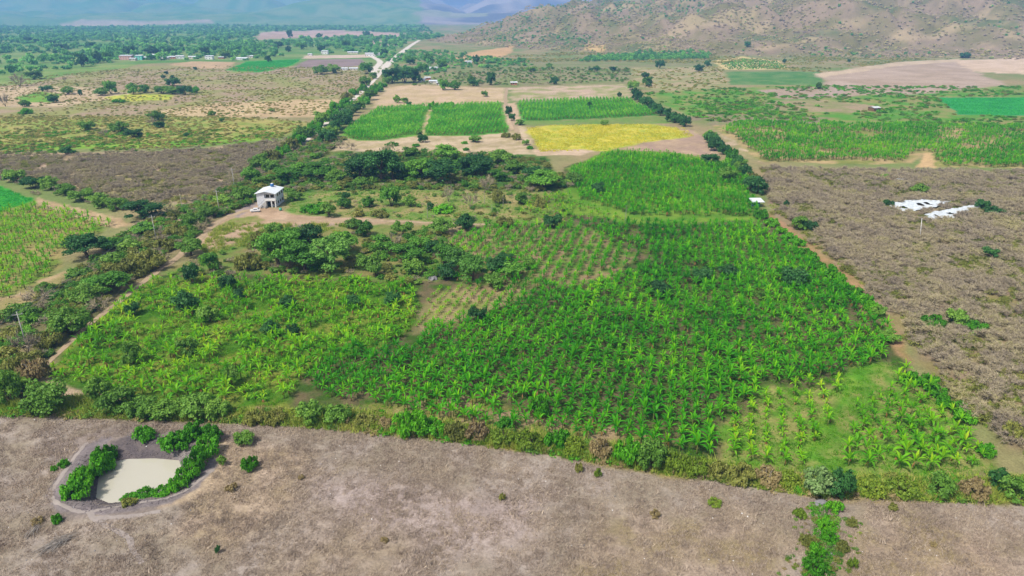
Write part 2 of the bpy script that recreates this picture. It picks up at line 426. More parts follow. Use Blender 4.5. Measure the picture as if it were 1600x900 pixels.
PAINT = [  # polygon, colour a, colour b, mottling size m, soft edge m, straw flecks, separate object name
    ([(-900, 1), (660, 1), (660, 62), (600, 100), (330, 96), (190, 102), (0, 118), (-900, 118)], (92, 136, 58), (132, 150, 84), 90, 30, 0, None),
    ([(400, 62), (405, 50), (520, 47), (632, 52), (640, 57), (520, 58)], (196, 166, 152), (176, 150, 130), 40, 12, 0, None),
    ([(80, 40), (120, 31), (180, 31), (240, 34), (330, 31), (335, 36), (250, 38), (150, 43)], (190, 170, 146), (170, 156, 126), 60, 20, 0, None),
    ([(560, 68), (585, 63), (640, 65), (610, 72)], (190, 164, 146), (176, 150, 130), 40, 12, 0, None),
    ([(640, 22), (700, 18), (770, 19), (760, 26), (660, 27)], (170, 164, 134), (150, 150, 110), 60, 20, 0, None),
    # left middle distance
    ([(-400, 150), (60, 118), (200, 104), (330, 101), (560, 103), (590, 120), (560, 152), (530, 178), (430, 188), (0, 215), (-400, 240)], (168, 146, 120), (148, 148, 86), 26, 14, 0, None),
    ([(-200, 112), (0, 106), (120, 102), (215, 100), (190, 107), (100, 118), (50, 130), (-200, 145)], (108, 144, 62), (140, 156, 84), 30, 6, 0, None),
    ([(352, 110), (385, 96), (472, 92), (456, 103), (410, 113)], (62, 150, 44), (74, 160, 50), 20, 3, 0, 'green_crop_field'),
    ([(458, 106), (482, 93), (566, 92), (572, 100), (545, 105)], (150, 130, 126), (140, 122, 112), 20, 3, 0, 'ploughed_field'),
    ([(470, 92), (478, 87), (582, 85), (582, 90)], (206, 184, 166), (196, 176, 150), 20, 3, 0, None),
    ([(262, 101), (300, 96), (366, 97), (346, 108), (312, 107)], (196, 166, 128), (184, 156, 120), 20, 5, 0, None),
    ([(-200, 140), (60, 135), (150, 137), (215, 148), (100, 166), (-200, 172)], (202, 180, 146), (184, 160, 124), 16, 6, 0, None),
    ([(215, 178), (330, 161), (530, 155), (512, 182), (420, 184), (330, 184)], (204, 180, 138), (186, 160, 122), 14, 6, 0, None),
    ([(24, 152), (60, 143), (96, 147), (82, 160), (40, 160)], (104, 158, 52), (124, 160, 60), 8, 2, 0, None),
    ([(160, 152), (200, 147), (272, 147), (268, 156), (182, 159)], (196, 192, 78), (150, 172, 60), 7, 2, 0, None),
    ([(-300, 186), (200, 182), (430, 186), (484, 190), (440, 214), (250, 230), (-300, 236)], (172, 160, 94), (132, 152, 66), 9, 6, 0, 'meadow'),
    ([(-300, 226), (100, 222), (250, 222), (430, 211), (436, 217), (260, 232), (-300, 238)], (104, 156, 42), (138, 168, 60), 10, 2, 0, None),
    (SCRUBL, (182, 158, 132), (150, 142, 92), 9, 4, 0, None),
    ([(-150, 240), (110, 238), (260, 236), (420, 222), (300, 246), (-150, 262)], (182, 158, 126), (160, 140, 110), 8, 4, 0, None),
    # left field
    (LBAN, (112, 140, 50), (160, 144, 92), 6, 2, 0, None),
    ([(-150, 262), (0, 291), (56, 312), (0, 332), (-150, 360)], (52, 142, 36), (64, 156, 42), 8, 1, 0, 'green_crop_field'),
    ([(56, 309), (190, 342), (205, 352), (180, 356), (56, 320)], (192, 166, 130), (176, 150, 114), 4, 1, 0, None),
    ([(-100, 478), (20, 462), (60, 438), (100, 425), (140, 425), (90, 448), (30, 484), (-100, 510)], (182, 156, 120), (150, 140, 90), 4, 1.5, 0, None),
    # roadside
    ([(-200, 640), (-100, 540), (30, 482), (100, 440), (190, 365), (260, 330), (340, 300), (500, 214), (545, 214), (400, 322), (245, 430), (110, 545), (45, 605), (0, 652)], (112, 112, 70), (140, 128, 92), 5, 2, 0, None),
    # house yard and tracks
    ([(322, 352), (368, 331), (400, 316), (445, 330), (480, 338), (600, 342), (600, 350), (520, 360), (430, 362), (372, 388), (335, 396), (312, 384)], (192, 164, 138), (178, 150, 122), 5, 1, 0, 'yard'),
    ([(352, 336), (396, 314), (404, 320), (372, 340)], (150, 136, 134), (160, 144, 136), 3, 1, 0, None),
    ([(440, 352), (520, 350), (540, 362), (480, 372)], (160, 144, 142), (176, 152, 130), 3, 1.5, 0, None),
    ([(330, 356), (362, 342), (400, 336), (420, 344), (370, 352), (340, 372)], (128, 140, 66), (150, 140, 90), 3, 1, 0, None),
    # grove
    ([(445, 300), (560, 285), (880, 296), (892, 345), (760, 352), (600, 341), (480, 337), (445, 328)], (110, 140, 60), (160, 146, 96), 6, 2, 0, None),
    ([(380, 285), (540, 226), (700, 238), (850, 244), (892, 300), (560, 296), (445, 302)], (74, 112, 44), (120, 124, 68), 6, 2, 0, None),
    ([(240, 432), (350, 386), (430, 352), (700, 352), (705, 442), (640, 448), (300, 430)], (104, 134, 56), (140, 132, 80), 5, 2, 0, None),
    ([(800, 346), (826, 306), (880, 296), (930, 300), (990, 346)], (106, 132, 54), (140, 134, 76), 4, 3, 0, None),
    # main plantation
    (MAIN, (112, 100, 72), (66, 94, 32), 2.6, 1.5, 0.3, 'plantation_ground'),
    ([(62, 592), (130, 515), (245, 434), (640, 440), (650, 500), (600, 545), (480, 585), (440, 640), (250, 640), (120, 612)], (74, 118, 28), (126, 134, 54), 4, 2, 0, 'plantation_ground'),
    ([(640, 520), (676, 455), (720, 447), (820, 452), (790, 482), (740, 495), (690, 512)], (168, 144, 110), (138, 138, 78), 3, 4, 0, 'plantation_ground'),
    ([(700, 374), (760, 354), (900, 350), (1010, 400), (950, 436), (840, 450), (720, 445)], (152, 130, 96), (96, 126, 48), 2.5, 2, 0, 'plantation_ground'),
    ([(878, 330), (888, 262), (955, 234), (1050, 238), (1150, 256), (1186, 345), (1000, 352)], (92, 136, 40), (124, 152, 54), 5, 2, 0, 'plantation_ground'),
    ([(1130, 665), (1200, 615), (1300, 596), (1360, 570), (1420, 578), (1500, 655), (1560, 740), (1450, 746), (1260, 742), (1130, 722)], (96, 138, 44), (148, 146, 84), 2.5, 2, 0, 'plantation_ground'),
    ([(1312, 600), (1392, 562), (1408, 576), (1336, 618), (1312, 690), (1296, 726), (1266, 726), (1296, 650)], (86, 142, 34), (116, 152, 50), 3, 3, 0, 'plantation_ground'),
    ([(560, 640), (620, 622), (760, 628), (880, 652), (1000, 668), (1060, 690), (1000, 702), (860, 684), (700, 666)], (162, 138, 108), (130, 130, 66), 2.5, 1.5, 0.3, 'plantation_ground'),
    ([(1196, 330), (1215, 338), (1290, 398), (1352, 448), (1412, 512), (1424, 566), (1396, 550), (1376, 500), (1250, 400)], (174, 138, 104), (150, 132, 84), 4, 1.5, 0, None),
    # the band along the hedge
    ([(-60, 628), (60, 628), (130, 612), (250, 636), (560, 638), (700, 660), (860, 680), (980, 698), (1100, 720), (1260, 744), (1450, 748), (1600, 742), (1700, 742), (1700, 792), (1480, 786), (1270, 776), (1060, 746), (850, 710), (680, 688), (440, 664), (170, 655), (-60, 650)], (132, 132, 64), (166, 148, 96), 3, 1, 0, None),
    ([(40, 600), (62, 590), (130, 608), (240, 640), (230, 648), (110, 626)], (178, 156, 130), (150, 140, 100), 2, 1, 0, None),
    # middle distance, centre
    ([(515, 236), (540, 214), (600, 218), (660, 210), (800, 206), (800, 160), (815, 190), (835, 240), (760, 247), (640, 240)], (200, 178, 148), (172, 156, 116), 5, 3, 0, None),
    ([(785, 163), (805, 160), (815, 192), (795, 208)], (204, 176, 146), (190, 164, 136), 5, 1, 0, None),
    ([(648, 215), (672, 166), (678, 166), (664, 214)], (196, 170, 136), (150, 150, 80), 5, 1, 0, None),
    (CROP1, (84, 146, 42), (110, 160, 56), 9, 1.5, 0, 'crop_field'),
    (CROP2, (80, 144, 40), (104, 160, 52), 9, 1.5, 0, 'crop_field'),
    (CROP3, (70, 136, 42), (84, 150, 50), 9, 1.5, 0, 'crop_field'),
    ([(578, 168), (604, 136), (640, 133), (792, 137), (790, 160), (700, 164)], (202, 176, 146), (188, 166, 126), 10, 5, 0, 'bare_field'),
    ([(792, 137), (980, 131), (990, 152), (900, 155), (800, 158)], (196, 170, 148), (148, 152, 92), 12, 4, 0, None),
    ([(822, 200), (860, 195), (1000, 193), (1070, 199), (1086, 214), (1010, 222), (945, 236), (842, 238)], (204, 190, 78), (168, 176, 60), 7, 3, 0, 'yellow_field'),
    ([(1058, 196), (1090, 208), (1125, 246), (1050, 238), (965, 233), (1010, 222), (1075, 215)], (168, 142, 124), (184, 158, 130), 6, 2, 0, None),
    ([(836, 232), (900, 234), (925, 236), (905, 243), (836, 244)], (206, 180, 154), (186, 162, 130), 6, 2, 0, None),
    ([(800, 190), (920, 186), (1035, 181), (1060, 192), (830, 197)], (128, 140, 80), (112, 144, 66), 8, 3, 0, None),
    ([(640, 132), (700, 112), (790, 104), (985, 104), (985, 130), (800, 135)], (150, 138, 104), (122, 136, 76), 14, 6, 0, None),
    ([(985, 106), (1130, 102), (1136, 140), (1040, 146), (990, 132)], (178, 158, 124), (146, 148, 94), 12, 4, 0, None),
    ([(1112, 94), (1160, 88), (1218, 95), (1236, 108), (1130, 109)], (216, 192, 136), (200, 180, 120), 12, 4, 0, None),
    # middle distance, right
    ([(1000, 146), (1130, 138), (1290, 132), (1600, 134), (1900, 134), (1900, 204), (1330, 198), (1100, 190)], (92, 146, 48), (146, 144, 84), 14, 5, 0, None),
    ([(1138, 112), (1280, 112), (1290, 132), (1140, 133)], (78, 128, 60), (110, 140, 80), 12, 3, 0, None),
    ([(1282, 118), (1400, 101), (1500, 95), (1572, 134), (1450, 145), (1330, 150), (1300, 141)], (186, 164, 146), (172, 150, 128), 22, 6, 0, 'ploughed_field'),
    ([(1270, 116), (1400, 97), (1500, 92), (1500, 96), (1400, 103), (1284, 121)], (206, 182, 154), (190, 168, 140), 20, 3, 0, None),
    ([(1488, 94), (1600, 90), (1900, 88), (1900, 116), (1600, 116), (1520, 112)], (214, 188, 164), (200, 174, 146), 16, 4, 0, 'bare_field'),
    ([(1180, 140), (1300, 135), (1332, 150), (1230, 156)], (178, 156, 142), (166, 146, 120), 12, 4, 0, None),
    ([(1180, 158), (1290, 156), (1390, 168), (1340, 176), (1200, 172)], (166, 146, 116), (140, 142, 88), 10, 4, 0, None),
    ([(1464, 153), (1900, 150), (1900, 184), (1600, 181), (1498, 179)], (46, 146, 78), (54, 154, 82), 20, 1.5, 0, 'green_crop_field'),
    ([(1060, 182), (1130, 178), (1300, 184), (1280, 192), (1110, 196)], (150, 134, 110), (128, 136, 80), 8, 3, 0, None),
    (RBAN, (132, 138, 70), (186, 160, 116), 7, 2, 0, None),
    ([(1432, 262), (1444, 240), (1456, 240), (1462, 262)], (206, 172, 126), (190, 160, 116), 4, 1, 0, None),
    ([(1118, 206), (1140, 214), (1188, 252), (1150, 240)], (196, 172, 144), (150, 144, 96), 4, 1.5, 0, None),
    (SCRUBR, (156, 134, 116), (144, 132, 88), 8, 3, 0, 'scrubland'),
    ([(1436, 494), (1480, 486), (1552, 502), (1540, 520), (1492, 526)], (70, 118, 34), (120, 140, 50), 3, 1.5, 0, None),
    # foot of the hill
    ([(640, 100), (760, 92), (900, 90), (1115, 88), (1115, 104), (980, 105), (700, 112)], (140, 136, 96), (120, 134, 76), 20, 8, 0, None),
    ([(704, 92), (745, 80), (800, 69), (804, 80), (765, 96), (720, 97)], (206, 166, 118), (190, 156, 110), 20, 5, 0, None),
    ([(910, 78), (920, 64), (945, 72), (942, 82)], (204, 172, 116), (190, 160, 106), 20, 5, 0, None),
    # foreground
    (DRYF, (166, 153, 142), (152, 139, 121), 4.5, 1.0, 1.0, 'dry_field'),
    ([(1000, 800), (1180, 790), (1240, 830), (1230, 960), (900, 960), (920, 860)], (152, 136, 104), (172, 154, 136), 5, 6, 1.0, 'dry_field'),
    ([(1330, 830), (1480, 810), (1620, 830), (1620, 960), (1350, 960)], (154, 138, 100), (174, 154, 134), 5, 6, 1.0, 'dry_field'),
    ([(520, 720), (700, 730), (860, 760), (820, 840), (640, 850), (540, 800)], (176, 160, 152), (166, 150, 142), 4, 7, 1.0, 'dry_field'),
    ([(420, 830), (640, 860), (720, 960), (380, 960)], (156, 140, 120), (168, 152, 138), 3, 6, 1.0, 'dry_field'),
    ([(330, 720), (420, 700), (520, 720), (480, 800), (380, 860), (260, 840), (300, 780)], (180, 160, 140), (162, 144, 118), 4, 4, 1.0, 'dry_field'),
    ([(60, 690), (130, 680), (190, 668), (340, 662), (372, 680), (352, 735), (300, 785), (200, 815), (100, 812), (66, 790), (90, 740)], (150, 136, 126), (136, 124, 116), 2.5, 1.2, 0.4, 'dry_field'),
    ([(334, 690), (372, 690), (378, 715), (352, 752), (290, 792), (255, 796), (300, 760)], (196, 174, 146), (180, 158, 132), 2.0, 1.0, 0.7, 'dry_field'),
    ([(72, 780), (130, 700), (165, 682), (178, 690), (120, 770), (160, 792), (262, 782), (292, 766), (330, 720), (342, 730), (310, 768), (262, 796), (160, 812), (92, 806)], (140, 130, 128), (128, 118, 118), 1.5, 0.5, 0.0, 'pond_bank'),
    ([(128, 782), (150, 725), (172, 696), (205, 685), (260, 690), (300, 700), (300, 725), (276, 765), (240, 776), (180, 788)], (98, 90, 92), (114, 104, 102), 1.0, 0.6, 0.0, 'pond_bank'),
    ([(256, 700), (300, 704), (300, 722), (284, 728), (278, 714)], (150, 142, 138), (128, 120, 118), 1.0, 0.5, 0.0, 'pond_bank'),
    ([(1262, 792), (1306, 790), (1312, 840), (1300, 960), (1240, 960), (1268, 840)], (96, 112, 56), (128, 124, 88), 1.5, 0.8, 0.2, 'ditch'),
]
DITCH = W([(1284, 772), (1290, 800), (1292, 830), (1284, 858), (1274, 890), (1262, 930)])

def build_ground():
    v = np.concatenate([np.arange(990, 300, -2.3), np.arange(300, 36, -1.5)])
    b = (450.0 - v) / FOCAL
    t = CAM_H / (math.sin(PITCH) - b * math.cos(PITCH))
    Y = t * (math.cos(PITCH) + b * math.sin(PITCH))
    Y = np.concatenate([Y[Y < 1040], np.arange(1040, 1900, 8.0), Y[Y > 1905]])
    Y = np.concatenate([[-900, -300, -100, -40, -10, 10, 24, 34], Y[Y > 38], np.geomspace(Y[-1] * 1.02, 9800, 100)])
    u = np.linspace(-1, 1, 641) * 0.86
    fr = np.geomspace(0.88, 3.0, 14)
    u = np.concatenate([-fr[::-1], u, fr])
    YY, UU = np.meshgrid(Y, u, indexing='ij')
    XX = UU * (np.maximum(YY, 30) + 25)
    ny, nx = XX.shape
    x, y = XX.ravel(), YY.ravel()
    z = H(x, y)
    # ditch
    for (x0, y0), (x1, y1) in zip(DITCH[:-1], DITCH[1:]):
        sel = np.abs(y - 60) < 60
        ex, ey = x1 - x0, y1 - y0
        tt = np.clip(((x[sel] - x0) * ex + (y[sel] - y0) * ey) / (ex * ex + ey * ey), 0, 1)
        d = np.hypot(x[sel] - x0 - tt * ex, y[sel] - y0 - tt * ey)
        z[sel] = np.minimum(z[sel], -0.7 + np.clip(d - 0.35, 0, None) * 0.75)
    # colours
    col = np.zeros((x.size, 3)); straw = np.zeros(x.size); reg = np.zeros(x.size, int)
    names = ['ground']
    def two(ca, cb, scale, seed, xx, yy):
        f = np.clip((fbm(xx, yy, scale, seed, 4) - 0.34) / 0.32, 0, 1)[:, None]
        return np.array(lin(ca)) * (1 - f) + np.array(lin(cb)) * f
    col[:] = two((120, 136, 76), (158, 142, 104), 45, 5, x, y)
    # rock and scrub on hill and mountains
    hs = -sdf(HILL_POLY, x, y)
    k = np.clip((hs + 10) / 40, 0, 1)[:, None]
    hc = two((150, 130, 106), (124, 116, 74), 40, 15, x, y)
    g = np.clip((fbm(x, y, 120, 25, 4) - 0.55) / 0.12, 0, 1)[:, None]
    hc = hc * (1 - 0.7 * g) + np.array(lin((92, 108, 56))) * 0.7 * g
    g2 = np.clip((fbm(x * 1.0, y * 2.5, 90, 26, 3) - 0.6) / 0.1, 0, 1)[:, None]
    hc = hc * (1 - 0.6 * g2) + np.array(lin((184, 162, 124))) * 0.6 * g2
    col = col * (1 - k) + hc * k
    k = np.clip((y - MOUNT_Y + 300) / 300, 0, 1)[:, None]
    col = col * (1 - k) + two((112, 106, 108), (176, 160, 150), 260, 35, x, y) * k
    names += ['hill', 'mountains']
    reg[hs > 0] = 1
    reg[y > MOUNT_Y - 100] = 2
    for i, (poly, ca, cb, sc, soft, st, nm) in enumerate(PAINT):
        P = np.array([tuple(at(*q)[:2]) if q[1] < 98 and q[0] > -900 else flat_at(*q) for q in poly] if i else W(poly))
        lo, hi = P.min(0) - 3 * soft - 2, P.max(0) + 3 * soft + 2
        s = np.nonzero((x > lo[0]) & (x < hi[0]) & (y > lo[1]) & (y < hi[1]))[0]
        if not len(s): continue
        xs, ys = x[s], y[s]
        wob = soft * 1.6
        xw = xs + wob * (fbm(xs, ys, soft * 5, 100 + i, 3) - 0.5) * 2
        yw = ys + wob * (fbm(xs, ys, soft * 5, 300 + i, 3) - 0.5) * 2
        d = sdf(P, xw, yw)
        a = np.clip(0.5 - d / soft, 0, 1)[:, None]
        col[s] = col[s] * (1 - a) + two(ca, cb, sc, 200 + i, xs, ys) * a
        straw[s] = straw[s] * (1 - a[:, 0]) + st * a[:, 0]
        if nm:
            if nm not in names: names.append(nm)
            reg[s[d < 0]] = names.index(nm)
        else:
            if ca[0] < 260: reg[s[d < 0]] = 0
    SOILGAIN = 0.78
    col *= SOILGAIN
    q = np.arange((ny - 1) * nx).reshape(ny - 1, nx)[:, :-1].ravel()
    quads = np.stack([q, q + 1, q + 1 + nx, q + nx], 1)
    freg = reg[q]
    verts = np.stack([x, y, z], 1)
    out = {}
    for ri, nm in enumerate(names):
        f = quads[freg == ri]
        if not len(f): continue
        used, inv = np.unique(f.ravel(), return_inverse=True)
        me = bpy.data.meshes.new(nm)
        me.vertices.add(len(used)); me.vertices.foreach_set("co", verts[used].ravel())
        me.loops.add(f.size); me.loops.foreach_set("vertex_index", inv.ravel().astype(np.int32))
        me.polygons.add(len(f)); me.polygons.foreach_set("loop_start", np.arange(0, f.size, 4, dtype=np.int32))
        me.polygons.foreach_set("use_smooth", np.ones(len(f), bool))
        a = me.attributes.new("soil", 'FLOAT_COLOR', 'POINT')
        a.data.foreach_set("color", np.concatenate([col[used], np.ones((len(used), 1))], 1).ravel())
        a = me.attributes.new("straw", 'FLOAT', 'POINT'); a.data.foreach_set("value", straw[used])
        me.materials.append(M_GROUND)
        me.update(); me.validate()
        o = link(nm, me)
        tag(o, kind='structure')
        out[nm] = o
    return out
GROUND = build_ground()

def strip(name, pts_px, width, mat, lift=0.05, jitter=0.25, px=True, step=2.0):
    """a track or road laid over the land along a line"""
    P = [flat_at(*p) for p in pts_px] if px else pts_px
    P = [Vector((p[0], p[1])) for p in P]
    # resample with Catmull-Rom
    Q = []
    for i in range(len(P) - 1):
        p0, p1, p2, p3 = P[max(i - 1, 0)], P[i], P[i + 1], P[min(i + 2, len(P) - 1)]
        n = max(2, int((p2 - p1).length / step))
        for k in range(n):
            t = k / n
            Q.append(0.5 * ((2 * p1) + (p2 - p0) * t + (2 * p0 - 5 * p1 + 4 * p2 - p3) * t * t + (3 * p1 - p0 - 3 * p2 + p3) * t ** 3))
    Q.append(P[-1])
    vv, ff = [], []
    for i, p in enumerate(Q):
        d = (Q[min(i + 1, len(Q) - 1)] - Q[max(i - 1, 0)]).normalized()
        nrm = Vector((-d.y, d.x))
        w = width(i / (len(Q) - 1)) if callable(width) else width
        wl_ = w / 2 * (1 + jitter * random.uniform(-1, 1)); wr_ = w / 2 * (1 + jitter * random.uniform(-1, 1))
        for s in (-wl_, 0, wr_):
            c = p + nrm * s
            vv.append((c.x, c.y, hz(c.x, c.y) + lift * (1 if s == 0 else 0.5)))
    for i in range(len(Q) - 1):
        for k in range(2):
            a = i * 3 + k
            ff.append((a, a + 1, a + 4, a + 3))
    me = bpy.data.meshes.new(name); me.from_pydata(vv, [], ff); me.materials.append(mat); me.update()
    # faces up
    if me.polygons[0].normal.z < 0: me.flip_normals()
    return tag(link(name, me), kind='structure')

strip('road', [(466, 232), (492, 205), (512, 190), (538, 167), (560, 148), (578, 132), (590, 120), (596, 112), (600, 105)], 4.2, M['road'], 0.10)
strip('road', [(600, 106), (608, 98), (618, 90), (630, 80), (642, 71), (655, 63)], lambda t: 12 - 3 * t, M['road'], 0.14)
strip('road', [(576, 86), (588, 92), (594, 97), (589, 104), (584, 110), (588, 118)], lambda t: 9, M['road'], 0.12)
strip('road', [(588, 108), (597, 110), (606, 109), (616, 107)], lambda t: 9, M['road'], 0.16)
strip('dirt_track', [(30, 612), (60, 582), (98, 545), (136, 510), (190, 468), (240, 428), (275, 404), (308, 376), (336, 350), (372, 333), (400, 326)], lambda t: 1.0 + 2.0 * t, M['track'], 0.08, 0.3)
strip('dirt_track', [(420, 344), (470, 345), (540, 345), (620, 346), (690, 349), (766, 351)], 2.2, M['track'], 0.08, 0.3)
strip('dirt_track', [(205, 354), (228, 352), (262, 347), (300, 340)], 2.0, M['track'], 0.08, 0.3)
strip('dirt_track', [(792, 138), (790, 158), (797, 178), (806, 200), (815, 222)], 3.0, M['track'], 0.1, 0.3)
strip('footpath', [(136, 694), (112, 730), (84, 768), (82, 784), (108, 800), (140, 806), (186, 796), (262, 783), (300, 765), (334, 738)], 0.7, M['mudpath'], 0.03, 0.4, step=0.6)
strip('footpath', [(140, 806), (150, 818), (176, 828), (200, 840), (206, 856), (222, 880)], 0.8, M['mudpath'], 0.04, 0.3, step=0.6)
strip('footpath', [(150, 816), (200, 812), (252, 804)], 0.7, M['mudpath'], 0.045, 0.3, step=0.6)

# pond water
def water():
    mb = MB()
    P = np.array(WATER_POLY)
    c = P.mean(0)
    ring = []
    for i in range(len(P)):
        a, b_ = P[i], P[(i + 1) % len(P)]
        for k in range(6):
            p = a + (b_ - a) * k / 6
            d = (p - c) / np.linalg.norm(p - c)
            ring.append(p + d * (0.5 + 0.25 * random.uniform(-1, 1)))
    mb.face([(p[0], p[1], -0.62) for p in ring])
    o = mb.build('pond_water', M['water'])
    tag(o, kind='structure')
    return o
water()
# ------------------------------------------------------------------ plant building blocks
def quads_mesh(name, corners, mat, leafval=None):
    """corners: (n, k, 3) array of separate faces with k corners each"""
    n, k, _ = corners.shape
    me = bpy.data.meshes.new(name)
    me.vertices.add(n * k); me.vertices.foreach_set("co", corners.reshape(-1).astype(np.float32))
    me.loops.add(n * k); me.loops.foreach_set("vertex_index", np.arange(n * k, dtype=np.int32))
    me.polygons.add(n); me.polygons.foreach_set("loop_start", np.arange(0, n * k, k, dtype=np.int32))
    a = me.attributes.new("leaf", 'FLOAT', 'FACE')
    a.data.foreach_set("value", np.random.default_rng(n).random(n) if leafval is None else leafval)
    me.materials.append(mat)
    me.update()
    return me

def crown_faces(seed, shape, n, size):
    """leaf clumps spread through a lumpy crown that is about 1 in radius and stands on z = 0"""
    r = np.random.default_rng(seed)
    if shape == 'tree':      # broad dome hanging low round a short trunk
        nl = 27
        th = r.uniform(0, 2 * math.pi, nl); rr = np.sqrt(r.uniform(0.0, 1, nl)) * 0.7
        zt = 0.45 + 0.95 * np.sqrt(np.clip(1 - rr ** 2, 0, 1))
        C = np.stack([rr * np.cos(th), rr * np.sin(th), 0.28 + (zt - 0.28) * r.uniform(0.0, 1, nl) ** 0.6], 1)
        Rr = r.uniform(0.17, 0.36, nl)
    elif shape == 'round':   # dense rounded bush
        nl = 24
        th = r.uniform(0, 2 * math.pi, nl); rr = np.sqrt(r.uniform(0.0, 1, nl)) * 0.72
        C = np.stack([rr * np.cos(th), rr * np.sin(th), 0.2 + 0.8 * r.uniform(0, 1, nl) * np.sqrt(1 - rr ** 2)], 1)
        Rr = r.uniform(0.16, 0.36, nl)
    elif shape == 'flat':    # flat-topped spreading thorn tree
        nl = 16
        th = r.uniform(0, 2 * math.pi, nl); rr = np.sqrt(r.uniform(0.02, 1, nl)) * 0.75
        C = np.stack([rr * np.cos(th), rr * np.sin(th), 0.5 + 0.5 * r.uniform(0, 1, nl) * (1 - rr * 0.5)], 1)
        Rr = r.uniform(0.2, 0.36, nl)
    else:                    # low sprawling shrub
        nl = 26
        th = r.uniform(0, 2 * math.pi, nl); rr = np.sqrt(r.uniform(0.0, 1, nl)) * 0.85
        C = np.stack([rr * np.cos(th), rr * np.sin(th), 0.1 + 0.52 * r.uniform(0, 1, nl) * (1 - 0.7 * rr)], 1)
        Rr = r.uniform(0.13, 0.32, nl)
    k = r.integers(0, nl, n)
    d = r.normal(size=(n, 3)); d /= np.linalg.norm(d, axis=1)[:, None]
    d[:, 2] = np.where(d[:, 2] < -0.35, -d[:, 2] * 0.5, d[:, 2])
    rad = Rr[k] * (0.45 + 0.62 * r.random(n) ** 0.7) * np.where(r.random(n) < 0.12, r.uniform(1.1, 1.45, n), 1)
    sq = np.array([1, 1, 0.75])
    P = C[k] + d * rad[:, None] * sq
    P[:, 2] = np.maximum(P[:, 2], 0.05)
    nrm = d + 0.55 * r.normal(size=(n, 3)) + np.array([0, 0, 0.55])
    nrm /= np.linalg.norm(nrm, axis=1)[:, None]
    a = np.cross(nrm, r.normal(size=(n, 3))); a /= np.linalg.norm(a, axis=1)[:, None]
    b = np.cross(nrm, a)
    s = size * r.uniform(0.6, 1.3, n)[:, None]
    L, Wd = s, s * 0.62
    droop = nrm * s * 0.25
    Q = np.stack([P - a * L, P + b * Wd + droop, P + a * L - droop * 0.6, P - b * Wd + droop], 1)
    lv = np.clip(0.35 * (Rr[k] - 0.2) / 0.2 + 0.65 * r.random(n), 0, 1)
    return Q, lv

_crowns = {}
def crown_mesh(kind, shape, seed, n=1100, size=0.105):
    key = (kind, shape, seed, n)
    if key not in _crowns:
        if kind == 'twig':
            _crowns[key] = twig_mesh(seed, n)
        else:
            Q, lv = crown_faces(seed * 13 + len(shape), shape, n, size)
            _crowns[key] = quads_mesh("foliage_%s_%s" % (kind, shape), Q, M[kind], lv)
    return _crowns[key]

def twig_faces(seed, n):
    """a leafless shrub: curved branches with many fine twigs"""
    r = np.random.default_rng(seed + 900)
    T, lv = [], []
    def stick(p, q, w, v):
        p, q = np.array(p), np.array(q)
        d = q - p
        s = np.cross(d, r.normal(size=3)); s /= np.linalg.norm(s) + 1e-9
        T.append(np.stack([p - s * w, p + s * w, q])); lv.append(v)
    nb = 16
    for i in range(nb):
        th = r.uniform(0, 2 * math.pi); out = r.uniform(0.35, 1.0)
        tip = np.array([math.cos(th) * out, math.sin(th) * out, r.uniform(0.5, 1.0) * (1.05 - 0.45 * out)])
        mid = tip * np.array([0.45, 0.45, 0.62])
        stick((0, 0, 0), mid, 0.03, r.random() * 0.3); stick(mid, tip, 0.022, r.random() * 0.3)
        for j in range(max(1, (n - 2 * nb) // nb)):
            t = r.uniform(0.25, 1.0)
            b = mid * (1 - t) + tip * t
            e = b + r.normal(size=3) * np.array([0.2, 0.2, 0.12]) + np.array([0, 0, 0.12])
            e[2] = max(e[2], 0.04)
            stick(b, e, r.uniform(0.010, 0.022), r.random())
    return np.array(T), np.array(lv)
def twig_mesh(seed, n, mat='twig'):
    T, lv = twig_faces(seed, n)
    return quads_mesh("bare_branches", T, M[mat], lv)

def trunk_mesh(seed, shape, mat):
    r = random.Random(seed)
    mb = MB()
    if shape in ('tree', 'flat'):
        top = 0.72 if shape == 'tree' else 0.62
        lean = (r.uniform(-.1, .1), r.uniform(-.1, .1))
        mb.tube([(0, 0, -0.05), (lean[0] * .5, lean[1] * .5, top * .5), (lean[0], lean[1], top)], [0.085, 0.06, 0.045], 6)
        for i in range(4):
            a = i * math.pi / 2 + r.uniform(-.5, .5)
            mb.tube([(lean[0] * .8, lean[1] * .8, top * 0.7), (math.cos(a) * .3, math.sin(a) * .3, top + .12), (math.cos(a) * .5, math.sin(a) * .5, top + .3)], [0.04, 0.028, 0.012], 5)
    else:
        for i in range(5):
            a = i * 2 * math.pi / 5 + r.uniform(-.4, .4)
            mb.tube([(math.cos(a) * .05, math.sin(a) * .05, -0.05), (math.cos(a) * .22, math.sin(a) * .22, .28), (math.cos(a) * .42, math.sin(a) * .42, .5)], [0.035, 0.025, 0.01], 5)
    return mb.mesh("trunk", mat)
_trunks = {}
def get_trunk(seed, shape, grey=False):
    key = (seed % 4, shape, grey)
    if key not in _trunks:
        _trunks[key] = trunk_mesh(seed % 4, shape, M['greybark' if grey else 'bark'])
    return _trunks[key]

